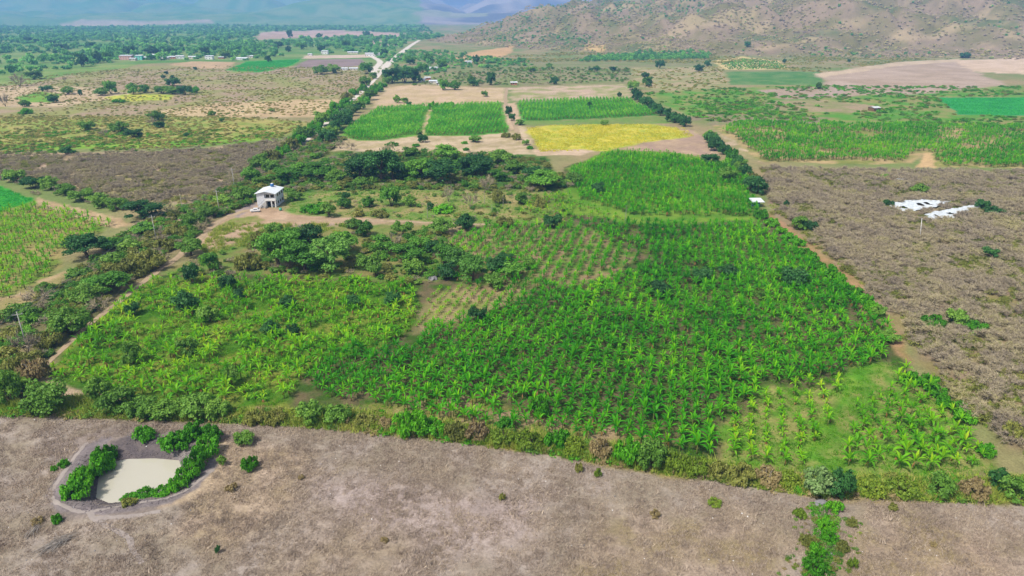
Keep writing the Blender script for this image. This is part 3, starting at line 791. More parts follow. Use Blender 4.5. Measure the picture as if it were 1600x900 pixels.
LOOK = {  # kind: (object name, crown shape, look for the label, category, part names)
    'tree':   ('tree', 'tree', 'leafy mid green tree', 'tree'),
    'light':  ('tree', 'tree', 'pale green spreading tree', 'tree'),
    'thorn':  ('tree', 'flat', 'flat topped green thorn tree', 'tree'),
    'dtree':  ('tree', 'tree', 'dense dark green tree', 'tree'),
    'dark':   ('bush', 'round', 'rounded dark green bush', 'bush'),
    'lush':   ('bush', 'low', 'bright green leafy bush', 'bush'),
    'bush':   ('bush', 'round', 'mid green bush', 'bush'),
    'olive':  ('bush', 'low', 'olive green low bush', 'bush'),
    'yel':    ('bush', 'low', 'yellowish green low bush', 'bush'),
    'tan':    ('shrub', 'low', 'straw coloured dry shrub', 'shrub'),
    'flower': ('bush', 'round', 'pale whitish flowering bush', 'bush'),
    'grey':   ('shrub', 'low', 'grey leafless shrub', 'shrub'),
}
MATKIND = {'thorn': 'bush', 'dtree': 'dark', 'grey': 'twig'}
ORD = ['first', 'second', 'third', 'fourth', 'fifth', 'sixth', 'seventh', 'eighth', 'ninth', 'tenth', 'eleventh', 'twelfth', 'thirteenth', 'fourteenth', 'fifteenth', 'sixteenth', 'seventeenth', 'eighteenth', 'nineteenth', 'twentieth']
def ordinal(i):
    if i < 20: return ORD[i]
    t = ['twenty', 'thirty', 'forty', 'fifty', 'sixty'][(i + 1) // 10 - 2]
    return ['twentieth', 'thirtieth', 'fortieth', 'fiftieth', 'sixtieth'][(i + 1) // 10 - 2] if (i + 1) % 10 == 0 else t + '-' + ORD[(i + 1) % 10 - 1]

_nplant = [0]
PLANT_SPOTS = []
def plant(px, ytop, ybot, w, kind, label=None, group=None):
    """one tree or bush: its crown spans the photograph box (px, ytop..ybot, width w)"""
    _nplant[0] += 1
    i = _nplant[0]
    name, shape, look, cat = LOOK[kind]
    if shape == 'tree' and w < 40: shape = 'round'
    p = at(px, ybot - 0.10 * w * 0.4)
    s, dep = px_scale(p)
    wm = w * s
    hm = ((ybot - ytop) * s - 0.12 * wm * math.sin(dep)) / math.cos(dep)
    top = {'tree': 1.75, 'flat': 1.25, 'round': 1.2, 'low': 0.85}[shape]
    hm = min(max(hm, (0.34 if shape == 'low' else 0.5) * wm), 1.5 * wm)
    rx = wm / 2 / {'low': 1.1, 'round': 1.02, 'tree': 1.0, 'flat': 1.0}[shape]
    rz = hm / top
    # the base stands a little behind the near edge of the crown
    p = Vector((p.x, p.y + 0.3 * wm, 0)); p.z = hz(p.x, p.y)
    root = empty(name, p, (i * 2.399) % 6.283, (rx, rx * random.uniform(0.85, 1.15), rz))
    mk = MATKIND.get(kind, kind)
    n = 1100 if w < 25 else (2000 if w < 55 else 3000)
    size = 0.12 if w < 25 else (0.085 if w < 55 else 0.068)
    if wm > 9: size *= 0.85; n = int(n * 1.3)
    if mk == 'twig': me = crown_mesh('twig', shape, i % 4, 420)
    else: me = crown_mesh(mk, shape, i % 3, n, size)
    link('crown' if name == 'tree' else ('branches' if mk == 'twig' else 'foliage'), me, root)
    if mk != 'twig':
        link('trunk' if name == 'tree' else 'stem', get_trunk(i, shape, kind == 'tan'), root)
    tag(root, label, cat, group)
    PLANT_SPOTS.append((p.x, p.y, rx))
    return root

def plants(where, items, group, along='from the left'):
    """a zone of plants; every label counts off its kind from left to right"""
    items = sorted(items, key=lambda t: t[0])
    cnt = {}
    tot = {}
    for it in items: tot[it[4]] = tot.get(it[4], 0) + 1
    for it in items:
        k = it[4]
        if tot[k] == 1: lab = "%s %s" % (LOOK[k][2], where)
        elif cnt.get(k, 0) == tot[k] - 1 : lab = "rightmost %s %s" % (LOOK[k][2], where)
        elif cnt.get(k, 0) == 0: lab = "leftmost %s %s" % (LOOK[k][2], where)
        else: lab = "%s %s, %s from left" % (LOOK[k][2], where, ordinal(cnt.get(k, 0)))
        cnt[k] = cnt.get(k, 0) + 1
        plant(*it[:5], label=lab, group=group)

def line_items(poly, n, w0, w1, kinds, ratio=0.75, jit=4):
    """boxes strung along a photograph line, their size going from w0 to w1"""
    P = [np.array(p, float) for p in poly]
    L = [0]
    for a, b in zip(P[:-1], P[1:]): L.append(L[-1] + np.linalg.norm(b - a))
    out = []
    for i in range(n):
        t = (i + 0.5) / n * L[-1]
        k = max(j for j in range(len(L) - 1) if L[j] <= t + 1e-6)
        q = P[k] + (P[k + 1] - P[k]) * (t - L[k]) / (L[k + 1] - L[k])
        w = (w0 + (w1 - w0) * (i + 0.5) / n) * random.uniform(0.8, 1.2)
        x, y = q[0] + random.uniform(-jit, jit), q[1] + random.uniform(-jit, jit) * 0.4
        out.append((x, y - w * ratio * random.uniform(0.85, 1.15), y + w * 0.12, w, kinds[random.randrange(len(kinds))]))
    return out

# ------------------------------------------------------------------ scattering of masses nobody could count
_lib = {}
def library(name, meshes):
    c = bpy.data.collections.new(name)
    for i, me in enumerate(meshes):
        o = bpy.data.objects.new("%s_%02d" % (name, i), me)
        c.objects.link(o)
    _lib[name] = (c, len(meshes))

def scatter(name, pts, scl, lib, label, cat, rot=None, tilt=0.0, idx=None, group=None):
    c, n = _lib[lib]
    N_ = len(pts)
    me = bpy.data.meshes.new(name)
    z = H(pts[:, 0], pts[:, 1])
    me.vertices.add(N_); me.vertices.foreach_set("co", np.stack([pts[:, 0], pts[:, 1], z], 1).astype(np.float32).ravel())
    s3 = np.asarray(scl, float)
    if s3.ndim == 1: s3 = np.stack([s3, s3, s3 * rng.uniform(0.85, 1.15, N_)], 1)
    r3 = np.stack([rng.normal(0, tilt, N_), rng.normal(0, tilt, N_), rng.uniform(0, 2 * math.pi, N_) if rot is None else rot], 1)
    a = me.attributes.new("pscale", 'FLOAT_VECTOR', 'POINT'); a.data.foreach_set("vector", s3.astype(np.float32).ravel())
    a = me.attributes.new("prot", 'FLOAT_VECTOR', 'POINT'); a.data.foreach_set("vector", r3.astype(np.float32).ravel())
    a = me.attributes.new("pidx", 'INT', 'POINT'); a.data.foreach_set("value", (rng.integers(0, n, N_) if idx is None else idx).astype(np.int32))
    me.update()
    o = link(name, me)
    ng = bpy.data.node_groups.new("scatter_" + name, 'GeometryNodeTree')
    ng.interface.new_socket("Geometry", in_out='INPUT', socket_type='NodeSocketGeometry')
    ng.interface.new_socket("Geometry", in_out='OUTPUT', socket_type='NodeSocketGeometry')
    gi, go = ng.nodes.new("NodeGroupInput"), ng.nodes.new("NodeGroupOutput")
    iop = ng.nodes.new("GeometryNodeInstanceOnPoints")
    ci = ng.nodes.new("GeometryNodeCollectionInfo"); ci.inputs["Collection"].default_value = c
    ci.inputs["Separate Children"].default_value = True; ci.inputs["Reset Children"].default_value = True
    def attr(nm, t):
        n_ = ng.nodes.new("GeometryNodeInputNamedAttribute"); n_.data_type = t; n_.inputs["Name"].default_value = nm
        return [s for s in n_.outputs if s.enabled and s.name == "Attribute"][0]
    iop.inputs["Pick Instance"].default_value = True
    ng.links.new(gi.outputs[0], iop.inputs["Points"]); ng.links.new(ci.outputs[0], iop.inputs["Instance"])
    ng.links.new(attr("pidx", 'INT'), iop.inputs["Instance Index"])
    e2r = ng.nodes.new("FunctionNodeEulerToRotation")
    ng.links.new(attr("prot", 'FLOAT_VECTOR'), e2r.inputs[0]); ng.links.new(e2r.outputs[0], iop.inputs["Rotation"])
    ng.links.new(attr("pscale", 'FLOAT_VECTOR'), iop.inputs["Scale"])
    ng.links.new(iop.outputs[0], go.inputs[0])
    md = o.modifiers.new("scatter", 'NODES'); md.node_group = ng
    tag(o, label, cat, group, 'stuff')
    return o

def inside(poly_w, pts, margin=0.0):
    return sdf(poly_w, pts[:, 0], pts[:, 1]) < -margin
def rand_in(poly_px, per_m2=None, n=None, margin=0.0, far=None):
    P = np.array(W(poly_px))
    lo, hi = P.min(0), P.max(0)
    A = np.prod(hi - lo)
    m = int(A * per_m2) if per_m2 else n
    pts = rng.uniform(lo, hi, (m, 2))
    return pts[inside(P, pts, margin)]
def in_view(pts, pad=0.06):
    """keeps what the photograph could see, with a margin"""
    return pts[(np.abs(pts[:, 0]) < (0.78 + pad) * (pts[:, 1] + 30)) & (pts[:, 1] > 40)]
def rows_in(poly_px, row, gap, ang, jit, proj=None, rag=1.0):
    P = np.array((proj or W)(poly_px))
    c, s = math.cos(ang), math.sin(ang)
    Rm = np.array([[c, s], [-s, c]])
    Q = P @ Rm.T
    lo, hi = Q.min(0), Q.max(0)
    gx, gy = np.meshgrid(np.arange(lo[0], hi[0], row), np.arange(lo[1], hi[1], gap))
    q = np.stack([gx.ravel(), gy.ravel()], 1) + rng.normal(0, jit, (gx.size, 2))
    p = q @ Rm
    return p[sdf(P, p[:, 0], p[:, 1]) < -rag * np.clip(fbm(p[:, 0], p[:, 1], 4 * rag, 777, 3) - 0.35, 0, 1) * 3]
def clear_of_plants(pts, k=0.75):
    keep = np.ones(len(pts), bool)
    for x, y, r_ in PLANT_SPOTS:
        keep &= (pts[:, 0] - x) ** 2 + (pts[:, 1] - y) ** 2 > (k * r_) ** 2
    return pts[keep]
# ------------------------------------------------------------------ trees and bushes one can tell apart (photograph boxes: x, top, bottom, width, kind)
plants('in the front hedge', [
    (5, 578, 640, 56, 'bush'), (62, 603, 657, 78, 'bush'), (150, 592, 634, 46, 'bush'), (176, 614, 656, 70, 'bush'), (216, 628, 662, 60, 'bush'), (256, 630, 663, 58, 'bush'),
    (300, 627, 663, 70, 'bush'), (336, 630, 661, 44, 'bush'), (396, 641, 667, 42, 'olive'), (428, 638, 667, 40, 'olive'), (480, 634, 669, 52, 'bush'), (525, 640, 669, 50, 'bush'),
    (566, 650, 673, 42, 'olive'), (602, 656, 674, 36, 'tan'), (640, 638, 689, 58, 'lush'), (674, 655, 686, 46, 'lush'), (710, 658, 691, 42, 'olive'), (744, 662, 693, 42, 'tan'),
    (787, 653, 675, 36, 'lush'), (785, 676, 701, 52, 'yel'), (826, 676, 709, 52, 'yel'), (872, 670, 706, 46, 'lush'), (896, 685, 716, 44, 'yel'), (940, 686, 722, 46, 'tan'),
    (985, 681, 733, 54, 'lush'), (1020, 695, 742, 50, 'bush'), (1056, 706, 743, 46, 'yel'), (1090, 713, 749, 46, 'yel'), (1126, 725, 756, 46, 'olive'), (1162, 726, 760, 50, 'olive'),
    (1202, 732, 763, 50, 'tan'), (1240, 738, 766, 42, 'yel'), (1284, 738, 784, 54, 'flower'), (1318, 738, 790, 50, 'dark'), (1370, 752, 781, 50, 'yel'), (1416, 754, 783, 52, 'yel'),
    (1477, 748, 788, 54, 'bush'), (1526, 746, 784, 46, 'tan'), (1566, 736, 774, 38, 'dark'), (1594, 750, 792, 50, 'bush')],
    'bushes in the hedge along the dry field')
plants('on the bank of the muddy pond', [
    (160, 688, 726, 40, 'lush'), (148, 700, 742, 43, 'lush'), (136, 716, 757, 43, 'lush'), (122, 738, 772, 40, 'lush'), (111, 752, 788, 49, 'lush'), (220, 674, 700, 45, 'lush'),
    (268, 682, 713, 52, 'lush'), (298, 667, 699, 47, 'lush'), (328, 667, 698, 47, 'lush'), (318, 690, 724, 47, 'lush'), (304, 705, 745, 43, 'lush'), (291, 726, 760, 38, 'lush'),
    (276, 744, 774, 36, 'lush'), (250, 757, 778, 40, 'lush'), (222, 762, 779, 36, 'lush'), (196, 768, 781, 31, 'lush')], 'bushes around the pond')
plants('alone in the dry field', [
    (98, 722, 738, 17, 'lush'), (84, 729, 741, 11, 'lush'), (88, 805, 823, 18, 'lush'), (378, 680, 700, 36, 'bush'), (388, 712, 740, 34, 'lush'), (346, 716, 732, 16, 'bush'),
    (200, 786, 799, 24, 'olive'), (360, 756, 770, 20, 'tan'), (340, 853, 867, 11, 'dark'), (785, 770, 783, 12, 'olive'), (55, 812, 824, 22, 'tan'), (1118, 782, 794, 26, 'yel'),
    (1024, 798, 810, 18, 'tan'), (1398, 786, 800, 16, 'olive'), (905, 722, 740, 16, 'olive'), (935, 730, 748, 14, 'yel'), (470, 742, 750, 12, 'tan'), (1460, 848, 856, 14, 'tan'), (600, 842, 850, 16, 'tan')],
    'shrubs in the dry field')
plants('in the overgrown ditch', [
    (1252, 798, 812, 24, 'yel'), (1308, 784, 804, 30, 'lush'), (1290, 808, 830, 26, 'lush'), (1296, 828, 850, 26, 'lush'), (1280, 850, 876, 32, 'lush'), (1276, 874, 902, 40, 'lush'),
    (1334, 812, 826, 22, 'olive'), (1262, 834, 856, 26, 'olive'), (1318, 846, 866, 26, 'olive'), (1334, 870, 890, 18, 'yel')], 'bushes in the ditch')
plants('beside the left dirt track', [
    (125, 366, 414, 78, 'dtree'), (214, 312, 350, 70, 'dtree'), (176, 371, 392, 32, 'tree'), (220, 350, 372, 44, 'tree'), (292, 374, 406, 52, 'thorn'), (160, 430, 468, 76, 'tree'),
    (126, 448, 482, 58, 'bush'), (98, 484, 534, 72, 'bush'), (66, 512, 548, 50, 'olive'), (52, 456, 482, 58, 'grey'), (22, 480, 508, 56, 'bush'), (190, 402, 440, 62, 'olive'),
    (224, 384, 428, 60, 'olive'), (116, 422, 444, 44, 'bush'), (64, 444, 464, 36, 'bush'), (20, 546, 592, 54, 'olive'), (46, 552, 600, 48, 'tan'), (16, 592, 626, 50, 'bush'), (36, 520, 560, 44, 'grey'),
    (252, 372, 396, 44, 'olive'), (246, 396, 416, 36, 'grey'), (298, 332, 362, 44, 'bush'), (270, 348, 374, 40, 'olive'), (322, 322, 344, 36, 'bush'), (345, 306, 326, 36, 'bush'), (312, 346, 366, 30, 'grey'),
    (200, 376, 398, 40, 'bush'), (170, 398, 420, 40, 'bush'), (74, 498, 520, 44, 'grey'), (150, 470, 492, 40, 'grey'), (8, 512, 540, 50, 'olive'), (376, 294, 318, 34, 'bush')], 'roadside trees and bushes')
plants('above the left field', [
    (16, 266, 288, 40, 'bush'), (46, 276, 298, 38, 'dark'), (72, 277, 300, 36, 'bush'), (96, 288, 308, 38, 'bush'), (122, 296, 318, 42, 'bush'), (150, 304, 328, 44, 'bush'), (178, 310, 332, 40, 'bush'), (254, 318, 340, 36, 'grey')],
    'bushes above the left field')
plants('behind the white house', [
    (558, 238, 286, 62, 'dtree'), (592, 230, 290, 70, 'dtree'), (612, 240, 286, 46, 'dtree'), (496, 255, 286, 60, 'tree'), (440, 262, 290, 50, 'tree'), (466, 252, 280, 40, 'tree'), (522, 266, 290, 42, 'bush'), (562, 279, 297, 32, 'bush'),
    (696, 225, 256, 52, 'tree'), (656, 248, 285, 64, 'tree'), (690, 248, 293, 60, 'dtree'), (742, 242, 283, 66, 'dtree'), (716, 248, 270, 40, 'tree'), (781, 235, 262, 42, 'thorn'), (776, 265, 286, 42, 'tree'), (806, 252, 275, 40, 'bush'),
    (632, 262, 282, 42, 'bush'), (838, 258, 292, 54, 'dtree'), (850, 268, 302, 60, 'tree'), (896, 270, 293, 36, 'thorn'), (640, 230, 250, 36, 'bush'), (610, 228, 244, 34, 'grey'), (420, 250, 272, 36, 'bush'), (390, 262, 288, 36, 'tree'), (406, 276, 296, 34, 'bush'), (936, 286, 306, 30, 'dark')], 'trees behind the house')
plants('right of the white house', [
    (610, 288, 326, 36, 'tree'), (512, 314, 342, 28, 'thorn'), (494, 314, 336, 42, 'lush'), (478, 320, 333, 24, 'lush'), (536, 310, 328, 26, 'tree'), (458, 300, 316, 26, 'bush'), (540, 300, 314, 16, 'dark'), (575, 308, 326, 24, 'tree'),
    (672, 316, 330, 16, 'dark'), (640, 305, 325, 22, 'bush'), (760, 278, 302, 30, 'grey'), (700, 292, 318, 24, 'grey'), (735, 300, 330, 34, 'grey'), (780, 292, 320, 26, 'olive'), (815, 300, 322, 26, 'bush'), (845, 308, 326, 26, 'olive'), (592, 328, 342, 30, 'olive'), (690, 318, 336, 36, 'lush'), (560, 322, 340, 22, 'olive')], 'plants in the clearing')
plants('in front of the house', [
    (430, 360, 430, 78, 'tree'), (470, 378, 434, 78, 'tree'), (514, 366, 432, 80, 'light'), (450, 355, 392, 56, 'tree'), (482, 352, 384, 44, 'dark'), (535, 360, 402, 48, 'tree'), (404, 358, 380, 34, 'olive'), (384, 390, 426, 42, 'olive'), (424, 350, 370, 34, 'bush'),
    (568, 344, 373, 34, 'tree'), (550, 343, 360, 32, 'bush'), (628, 345, 374, 34, 'thorn'), (690, 345, 372, 46, 'thorn'), (727, 336, 363, 36, 'dark'), (865, 335, 360, 36, 'dark'), (788, 338, 356, 34, 'olive'),
    (596, 366, 402, 48, 'tree'), (632, 380, 422, 68, 'tree'), (575, 395, 426, 40, 'bush'), (612, 368, 392, 38, 'grey'), (652, 370, 402, 44, 'tree'), (674, 376, 402, 34, 'dark'), (585, 408, 436, 30, 'thorn'), (644, 408, 434, 42, 'bush'),
    (692, 380, 418, 48, 'tree'), (716, 390, 430, 52, 'light'), (738, 398, 446, 54, 'light'), (700, 414, 442, 44, 'dark'), (776, 404, 430, 40, 'dark'), (802, 412, 440, 44, 'tree'), (772, 430, 456, 42, 'bush'), (824, 402, 424, 34, 'bush'), (790, 396, 412, 30, 'dark')], 'trees in front of the house')
plants('among the banana plants', [
    (296, 412, 446, 34, 'dark'), (326, 394, 428, 34, 'tree'), (353, 430, 456, 30, 'dark'), (285, 458, 494, 46, 'dark'), (322, 480, 508, 38, 'bush'), (205, 473, 496, 28, 'dark'), (201, 534, 576, 42, 'bush'), (290, 530, 562, 42, 'bush'),
    (420, 504, 530, 36, 'dark'), (456, 508, 534, 30, 'dark'), (449, 463, 491, 30, 'dark'), (612, 458, 482, 32, 'dark'), (551, 462, 484, 28, 'dark'), (746, 480, 508, 34, 'dark'), (360, 574, 606, 26, 'thorn'), (372, 452, 472, 28, 'dark'), (400, 440, 458, 28, 'bush'),
    (1032, 443, 468, 46, 'dark'), (1100, 419, 446, 38, 'dark'), (1142, 417, 440, 42, 'dark'), (1244, 420, 454, 52, 'dark'), (843, 614, 656, 34, 'lush'), (186, 512, 530, 24, 'bush'), (1190, 455, 470, 24, 'bush')], 'bushes among the banana plants')
plants('in the dry scrub on the right', [
    (1252, 338, 362, 30, 'bush'), (1268, 346, 364, 28, 'dark'), (1229, 313, 326, 10, 'dark'), (1549, 386, 406, 26, 'dark'), (1538, 312, 330, 26, 'dark'), (1556, 324, 340, 30, 'dark'), (1440, 288, 306, 28, 'bush'), (1390, 313, 326, 20, 'dark'), (1384, 272, 282, 16, 'bush'),
    (1462, 488, 518, 40, 'lush'), (1500, 486, 514, 40, 'bush'), (1530, 500, 522, 36, 'lush'), (1376, 478, 500, 28, 'bush'), (1590, 655, 695, 40, 'olive')], 'green bushes in the dry scrub')
plants('at the right plantation edge', line_items([(1186, 338), (1210, 352), (1245, 384), (1285, 418), (1325, 450), (1375, 492)], 14, 26, 34, ['lush'], 0.55, 6)
    + line_items([(1425, 592), (1455, 610), (1490, 640), (1520, 670)], 6, 34, 40, ['lush'], 0.6, 4) + [(1395, 520, 540, 40, 'bush'), (1545, 690, 716, 30, 'lush')], 'creepers at the plantation edge')
plants('in the dark hedgerow', line_items([(990, 152), (1006, 164), (1030, 178), (1050, 190), (1076, 198)], 12, 17, 21, ['dark'], 0.9, 2)
    + line_items([(1100, 214), (1120, 232), (1142, 252), (1160, 272), (1176, 292), (1186, 306)], 13, 24, 34, ['dark', 'bush', 'lush'], 0.7, 7), 'bushes in the dark hedgerow')
plants('beyond the dark hedgerow', [(1112, 240, 262, 34, 'dark'), (1140, 262, 288, 36, 'bush'), (1128, 250, 272, 34, 'lush'), (1160, 250, 268, 30, 'bush'), (1176, 268, 286, 30, 'olive')], 'bushes by the hedgerow')
plants('left along the road', line_items([(392, 268), (440, 240), (470, 220), (488, 205), (508, 188), (534, 166), (552, 150), (572, 132), (586, 120)], 20, 38, 17, ['lush', 'bush', 'lush', 'olive'], 0.62, 4), 'bushes left of the road')
plants('right along the road', line_items([(505, 226), (520, 206), (540, 188), (556, 172), (576, 154), (592, 140), (604, 126)], 15, 34, 18, ['lush', 'bush', 'bush', 'dark'], 0.62, 4) + [(541, 173, 196, 22, 'dark')], 'bushes right of the road')
plants('in fields left of the road', [
    (205, 201, 218, 30, 'dark'), (182, 192, 209, 34, 'bush'), (130, 192, 206, 32, 'bush'), (160, 203, 214, 18, 'grey'), (240, 177, 191, 32, 'bush'), (247, 190, 201, 18, 'dark'), (235, 184, 198, 20, 'grey'), (100, 230, 244, 28, 'dark'), (80, 148, 162, 18, 'dark'),
    (170, 124, 149, 26, 'tree'), (155, 139, 151, 26, 'bush'), (205, 130, 149, 20, 'tree'), (222, 132, 147, 24, 'tree'), (268, 121, 136, 23, 'dark'), (285, 133, 150, 27, 'dark'), (250, 134, 148, 28, 'bush'), (268, 136, 149, 26, 'bush'), (302, 132, 146, 18, 'lush'),
    (102, 138, 149, 26, 'bush'), (70, 135, 144, 20, 'dark'), (125, 139, 151, 8, 'dark'), (26, 118, 137, 26, 'grey'), (48, 115, 126, 30, 'bush'), (36, 157, 168, 20, 'bush'), (5, 146, 168, 18, 'grey'), (100, 121, 127, 8, 'grey'), (259, 111, 117, 8, 'dark'), (254, 117, 123, 8, 'dark'), (269, 117, 123, 8, 'dark'), (304, 104, 110, 8, 'dark'),
    (330, 174, 182, 14, 'bush'), (346, 184, 191, 10, 'bush'), (290, 208, 214, 12, 'dark'), (424, 170, 176, 12, 'bush'), (182, 154, 162, 22, 'lush'), (35, 168, 180, 26, 'lush'), (500, 104, 118, 30, 'bush'), (520, 100, 116, 26, 'bush'), (572, 96, 117, 24, 'tree')], 'bushes in the fields left of the road')
plants('around the green crop plots', [
    (620, 149, 162, 14, 'bush'), (632, 152, 162, 13, 'bush'), (639, 158, 168, 10, 'dark'), (676, 156, 172, 18, 'lush'), (700, 158, 168, 24, 'lush'), (660, 210, 224, 18, 'dark'), (655, 205, 216, 14, 'bush'), (742, 214, 224, 22, 'bush'), (726, 220, 226, 12, 'lush'), (650, 224, 230, 16, 'lush'), (610, 222, 230, 24, 'lush'),
    (790, 206, 216, 20, 'olive'), (806, 206, 220, 18, 'olive'), (822, 218, 228, 14, 'bush'), (828, 227, 234, 12, 'lush'), (728, 230, 236, 12, 'lush'), (795, 165, 182, 14, 'dark'), (800, 176, 190, 12, 'dark'), (757, 142, 152, 16, 'bush'), (921, 158, 170, 8, 'dark'), (968, 144, 152, 9, 'dark'), (530, 220, 234, 22, 'grey'), (548, 222, 236, 20, 'grey'), (812, 187, 197, 20, 'bush'), (945, 187, 197, 16, 'bush')], 'bushes around the crop plots')
plants('below the dry hill', [
    (612, 105, 132, 38, 'dtree'), (630, 103, 132, 38, 'dtree'), (646, 106, 131, 32, 'dtree'), (767, 111, 134, 18, 'dtree'), (744, 86, 100, 12, 'dtree'), (866, 120, 133, 20, 'dark'), (933, 103, 112, 14, 'dark'), (958, 104, 112, 13, 'dark'), (1009, 113, 123, 15, 'dark'),
    (1032, 93, 108, 16, 'dark'), (1093, 101, 113, 17, 'dark'), (1107, 94, 105, 16, 'dark'), (830, 104, 114, 18, 'bush'), (858, 99, 108, 12, 'bush'), (924, 106, 112, 10, 'dark'), (990, 126, 142, 22, 'bush'), (1012, 120, 136, 20, 'light'), (710, 126, 142, 22, 'tree'), (692, 122, 142, 20, 'tree'), (1510, 84, 93, 18, 'dark'), (1226, 92, 99, 7, 'dark'), (1327, 92, 98, 6, 'dark'), (736, 118, 132, 16, 'bush'), (1168, 66, 76, 12, 'dark'), (660, 98, 114, 18, 'tree'), (690, 92, 108, 22, 'tree'), (668, 84, 98, 24, 'tree'), (640, 88, 102, 22, 'tree'), (740, 124, 136, 20, 'dark'), (1280, 128, 140, 12, 'bush')], 'trees below the hill')
plants('behind the far village', [
    (200, 70, 88, 22, 'dtree'), (235, 73, 88, 26, 'dtree'), (265, 74, 88, 20, 'dtree'), (125, 82, 106, 24, 'dtree'), (150, 80, 100, 18, 'dtree'), (165, 80, 98, 18, 'tree'), (92, 68, 78, 18, 'dtree'), (140, 65, 76, 18, 'dtree'), (104, 70, 78, 8, 'dtree'), (40, 57, 68, 16, 'dtree'), (56, 60, 68, 10, 'dtree'), (78, 63, 70, 14, 'dtree'), (86, 77, 85, 12, 'dark'), (320, 72, 88, 14, 'dtree'), (350, 78, 92, 20, 'bush'), (418, 86, 98, 14, 'dtree'), (434, 64, 76, 14, 'dtree'), (450, 72, 82, 12, 'dtree'), (501, 70, 82, 14, 'dtree'), (452, 46, 60, 14, 'dtree'), (498, 52, 60, 12, 'dtree'), (572, 49, 58, 14, 'dtree'), (470, 66, 78, 20, 'tree'), (540, 62, 76, 18, 'tree'), (600, 76, 88, 14, 'dtree')], 'trees around the far village')
# ------------------------------------------------------------------ banana plants
def banana_leaf(droop, L=1.0, wid=0.13, mat='banana', seed=0, segs=5, val=0.5):
    """one arching blade, folded along its rib, leaving the stem at the origin in the +X direction"""
    r = random.Random(seed)
    a = {0: 1.40, 1: 1.05, 2: 0.75, 3: -0.9}[droop]
    bend = {0: 0.06, 1: 0.30, 2: 0.46, 3: 0.12}[droop]
    p = Vector((0.02, 0, 0)); rib = [p.copy()]; ang = a
    for i in range(segs):
        p = p + Vector((math.cos(ang), 0, math.sin(ang))) * (L / segs)
        rib.append(p.copy()); ang -= bend * (0.6 + 0.25 * i)
    v, f = [], []
    prof = [0.12, 0.75, 1.0, 0.95, 0.65, 0.05]
    for i, q in enumerate(rib):
        w = wid * prof[i]
        dz = w * 0.35
        v += [(q.x, -w, q.z + dz + r.uniform(-.01, .01)), (q.x, 0, q.z), (q.x, w, q.z + dz + r.uniform(-.01, .01))]
    for i in range(segs):
        b = 3 * i
        f += [(b, b + 1, b + 4, b + 3), (b + 1, b + 2, b + 5, b + 4)]
    return v, f
def mesh_with_leaf(name, v, f, mats, fm, val):
    me = bpy.data.meshes.new(name); me.from_pydata(v, [], f)
    for m_ in mats: me.materials.append(M[m_])
    me.polygons.foreach_set("material_index", fm)
    a = me.attributes.new("leaf", 'FLOAT', 'FACE'); a.data.foreach_set("value", val)
    me.polygons.foreach_set("use_smooth", [True] * len(f))
    me.update()
    return me
def stem_geom(h, r0=0.10, seg=6):
    mb = MB(); mb.tube([(0, 0, -0.05), (0.02, 0, h * 0.6), (0.03, 0.01, h)], [r0, r0 * 0.8, r0 * 0.45], seg)
    return mb.v, mb.f

def leaf_plan(r, n):
    """(droop, azimuth, length, height on the stem) of every blade"""
    out = [(0, r.uniform(0, 6.28), r.uniform(0.8, 1.05), 1.0)]
    az = r.uniform(0, 6.28)
    for i in range(n - 1):
        t = i / max(1, n - 2)
        az += 2.4 + r.uniform(-.35, .35)
        dr = 0 if t < 0.18 else (1 if t < 0.62 else 2)
        out.append((dr, az, r.uniform(0.85, 1.15) * (0.95 if dr == 0 else 1.0), 1.0 - 0.12 * t))
    return out

def banana_variant(seed, mat, n, small=False):
    """a whole plant in one mesh, for the mass of plants; height about 1 per metre at scale 1"""
    r = random.Random(seed)
    sh = r.uniform(1.2, 1.7) * (0.5 if small else 1)
    LL = r.uniform(1.6, 2.0) * (0.72 if small else 1)
    V, F, FM, VAL = [], [], [], []
    v, f = stem_geom(sh, 0.11)
    V += v; F += f; FM += [1] * len(f); VAL += [0.5] * len(f)
    def add(dr, az, L, z, m, wid):
        v, f = banana_leaf(dr, L, wid, seed=r.randint(0, 999))
        c, s = math.cos(az), math.sin(az)
        o = len(V)
        V.extend([(x * c - y * s, x * s + y * c, zz + z) for x, y, zz in v])
        F.extend([tuple(o + k for k in q) for q in f])
        FM.extend([m] * len(f)); VAL.extend([min(1, max(0, (0.95 if dr == 0 else 0.45) + r.uniform(-.35, .35)))] * len(f))
    for dr, az, L, z in leaf_plan(r, n):
        add(dr, az, L * LL, z * sh, 0, r.uniform(0.14, 0.19) * (0.8 if small else 1))
    for k in range(r.choice([0, 1, 2, 3])):
        add(3, r.uniform(0, 6.28), LL * 0.55, sh * 0.85, 2, 0.12)
    return mesh_with_leaf("banana", V, F, [mat, 'pstem', 'banana_dead'], FM, VAL)
library('banana_green', [banana_variant(i, 'banana', 10 + i % 4) for i in range(12)])
library('banana_yellow', [banana_variant(40 + i, 'banana_y', 9 + i % 3, i % 3 == 0) for i in range(7)])
library('crop_plant', [banana_variant(80 + i, 'crop', 7, False) for i in range(5)])

# prototypes of single blades and stems for the plants built one by one
LEAVES = {}
for mt in ('banana', 'banana_y', 'banana_dead'):
    for dr in range(4):
        for s in range(2):
            v, f = banana_leaf(dr, 1.0, 0.088 + 0.016 * s, seed=dr * 7 + s)
            val = [min(1, max(0, (0.95 if dr == 0 else 0.45) + random.uniform(-.2, .2)))] * len(f)
            LEAVES[mt, dr, s] = mesh_with_leaf("banana_blade", v, f, [mt], [0] * len(f), val)
STEM = MB().tube([(0, 0, -0.05), (0.02, 0, 0.6), (0.03, 0.01, 1.0)], [0.11, 0.088, 0.05], 6).mesh("banana_stem", M['pstem'], True)

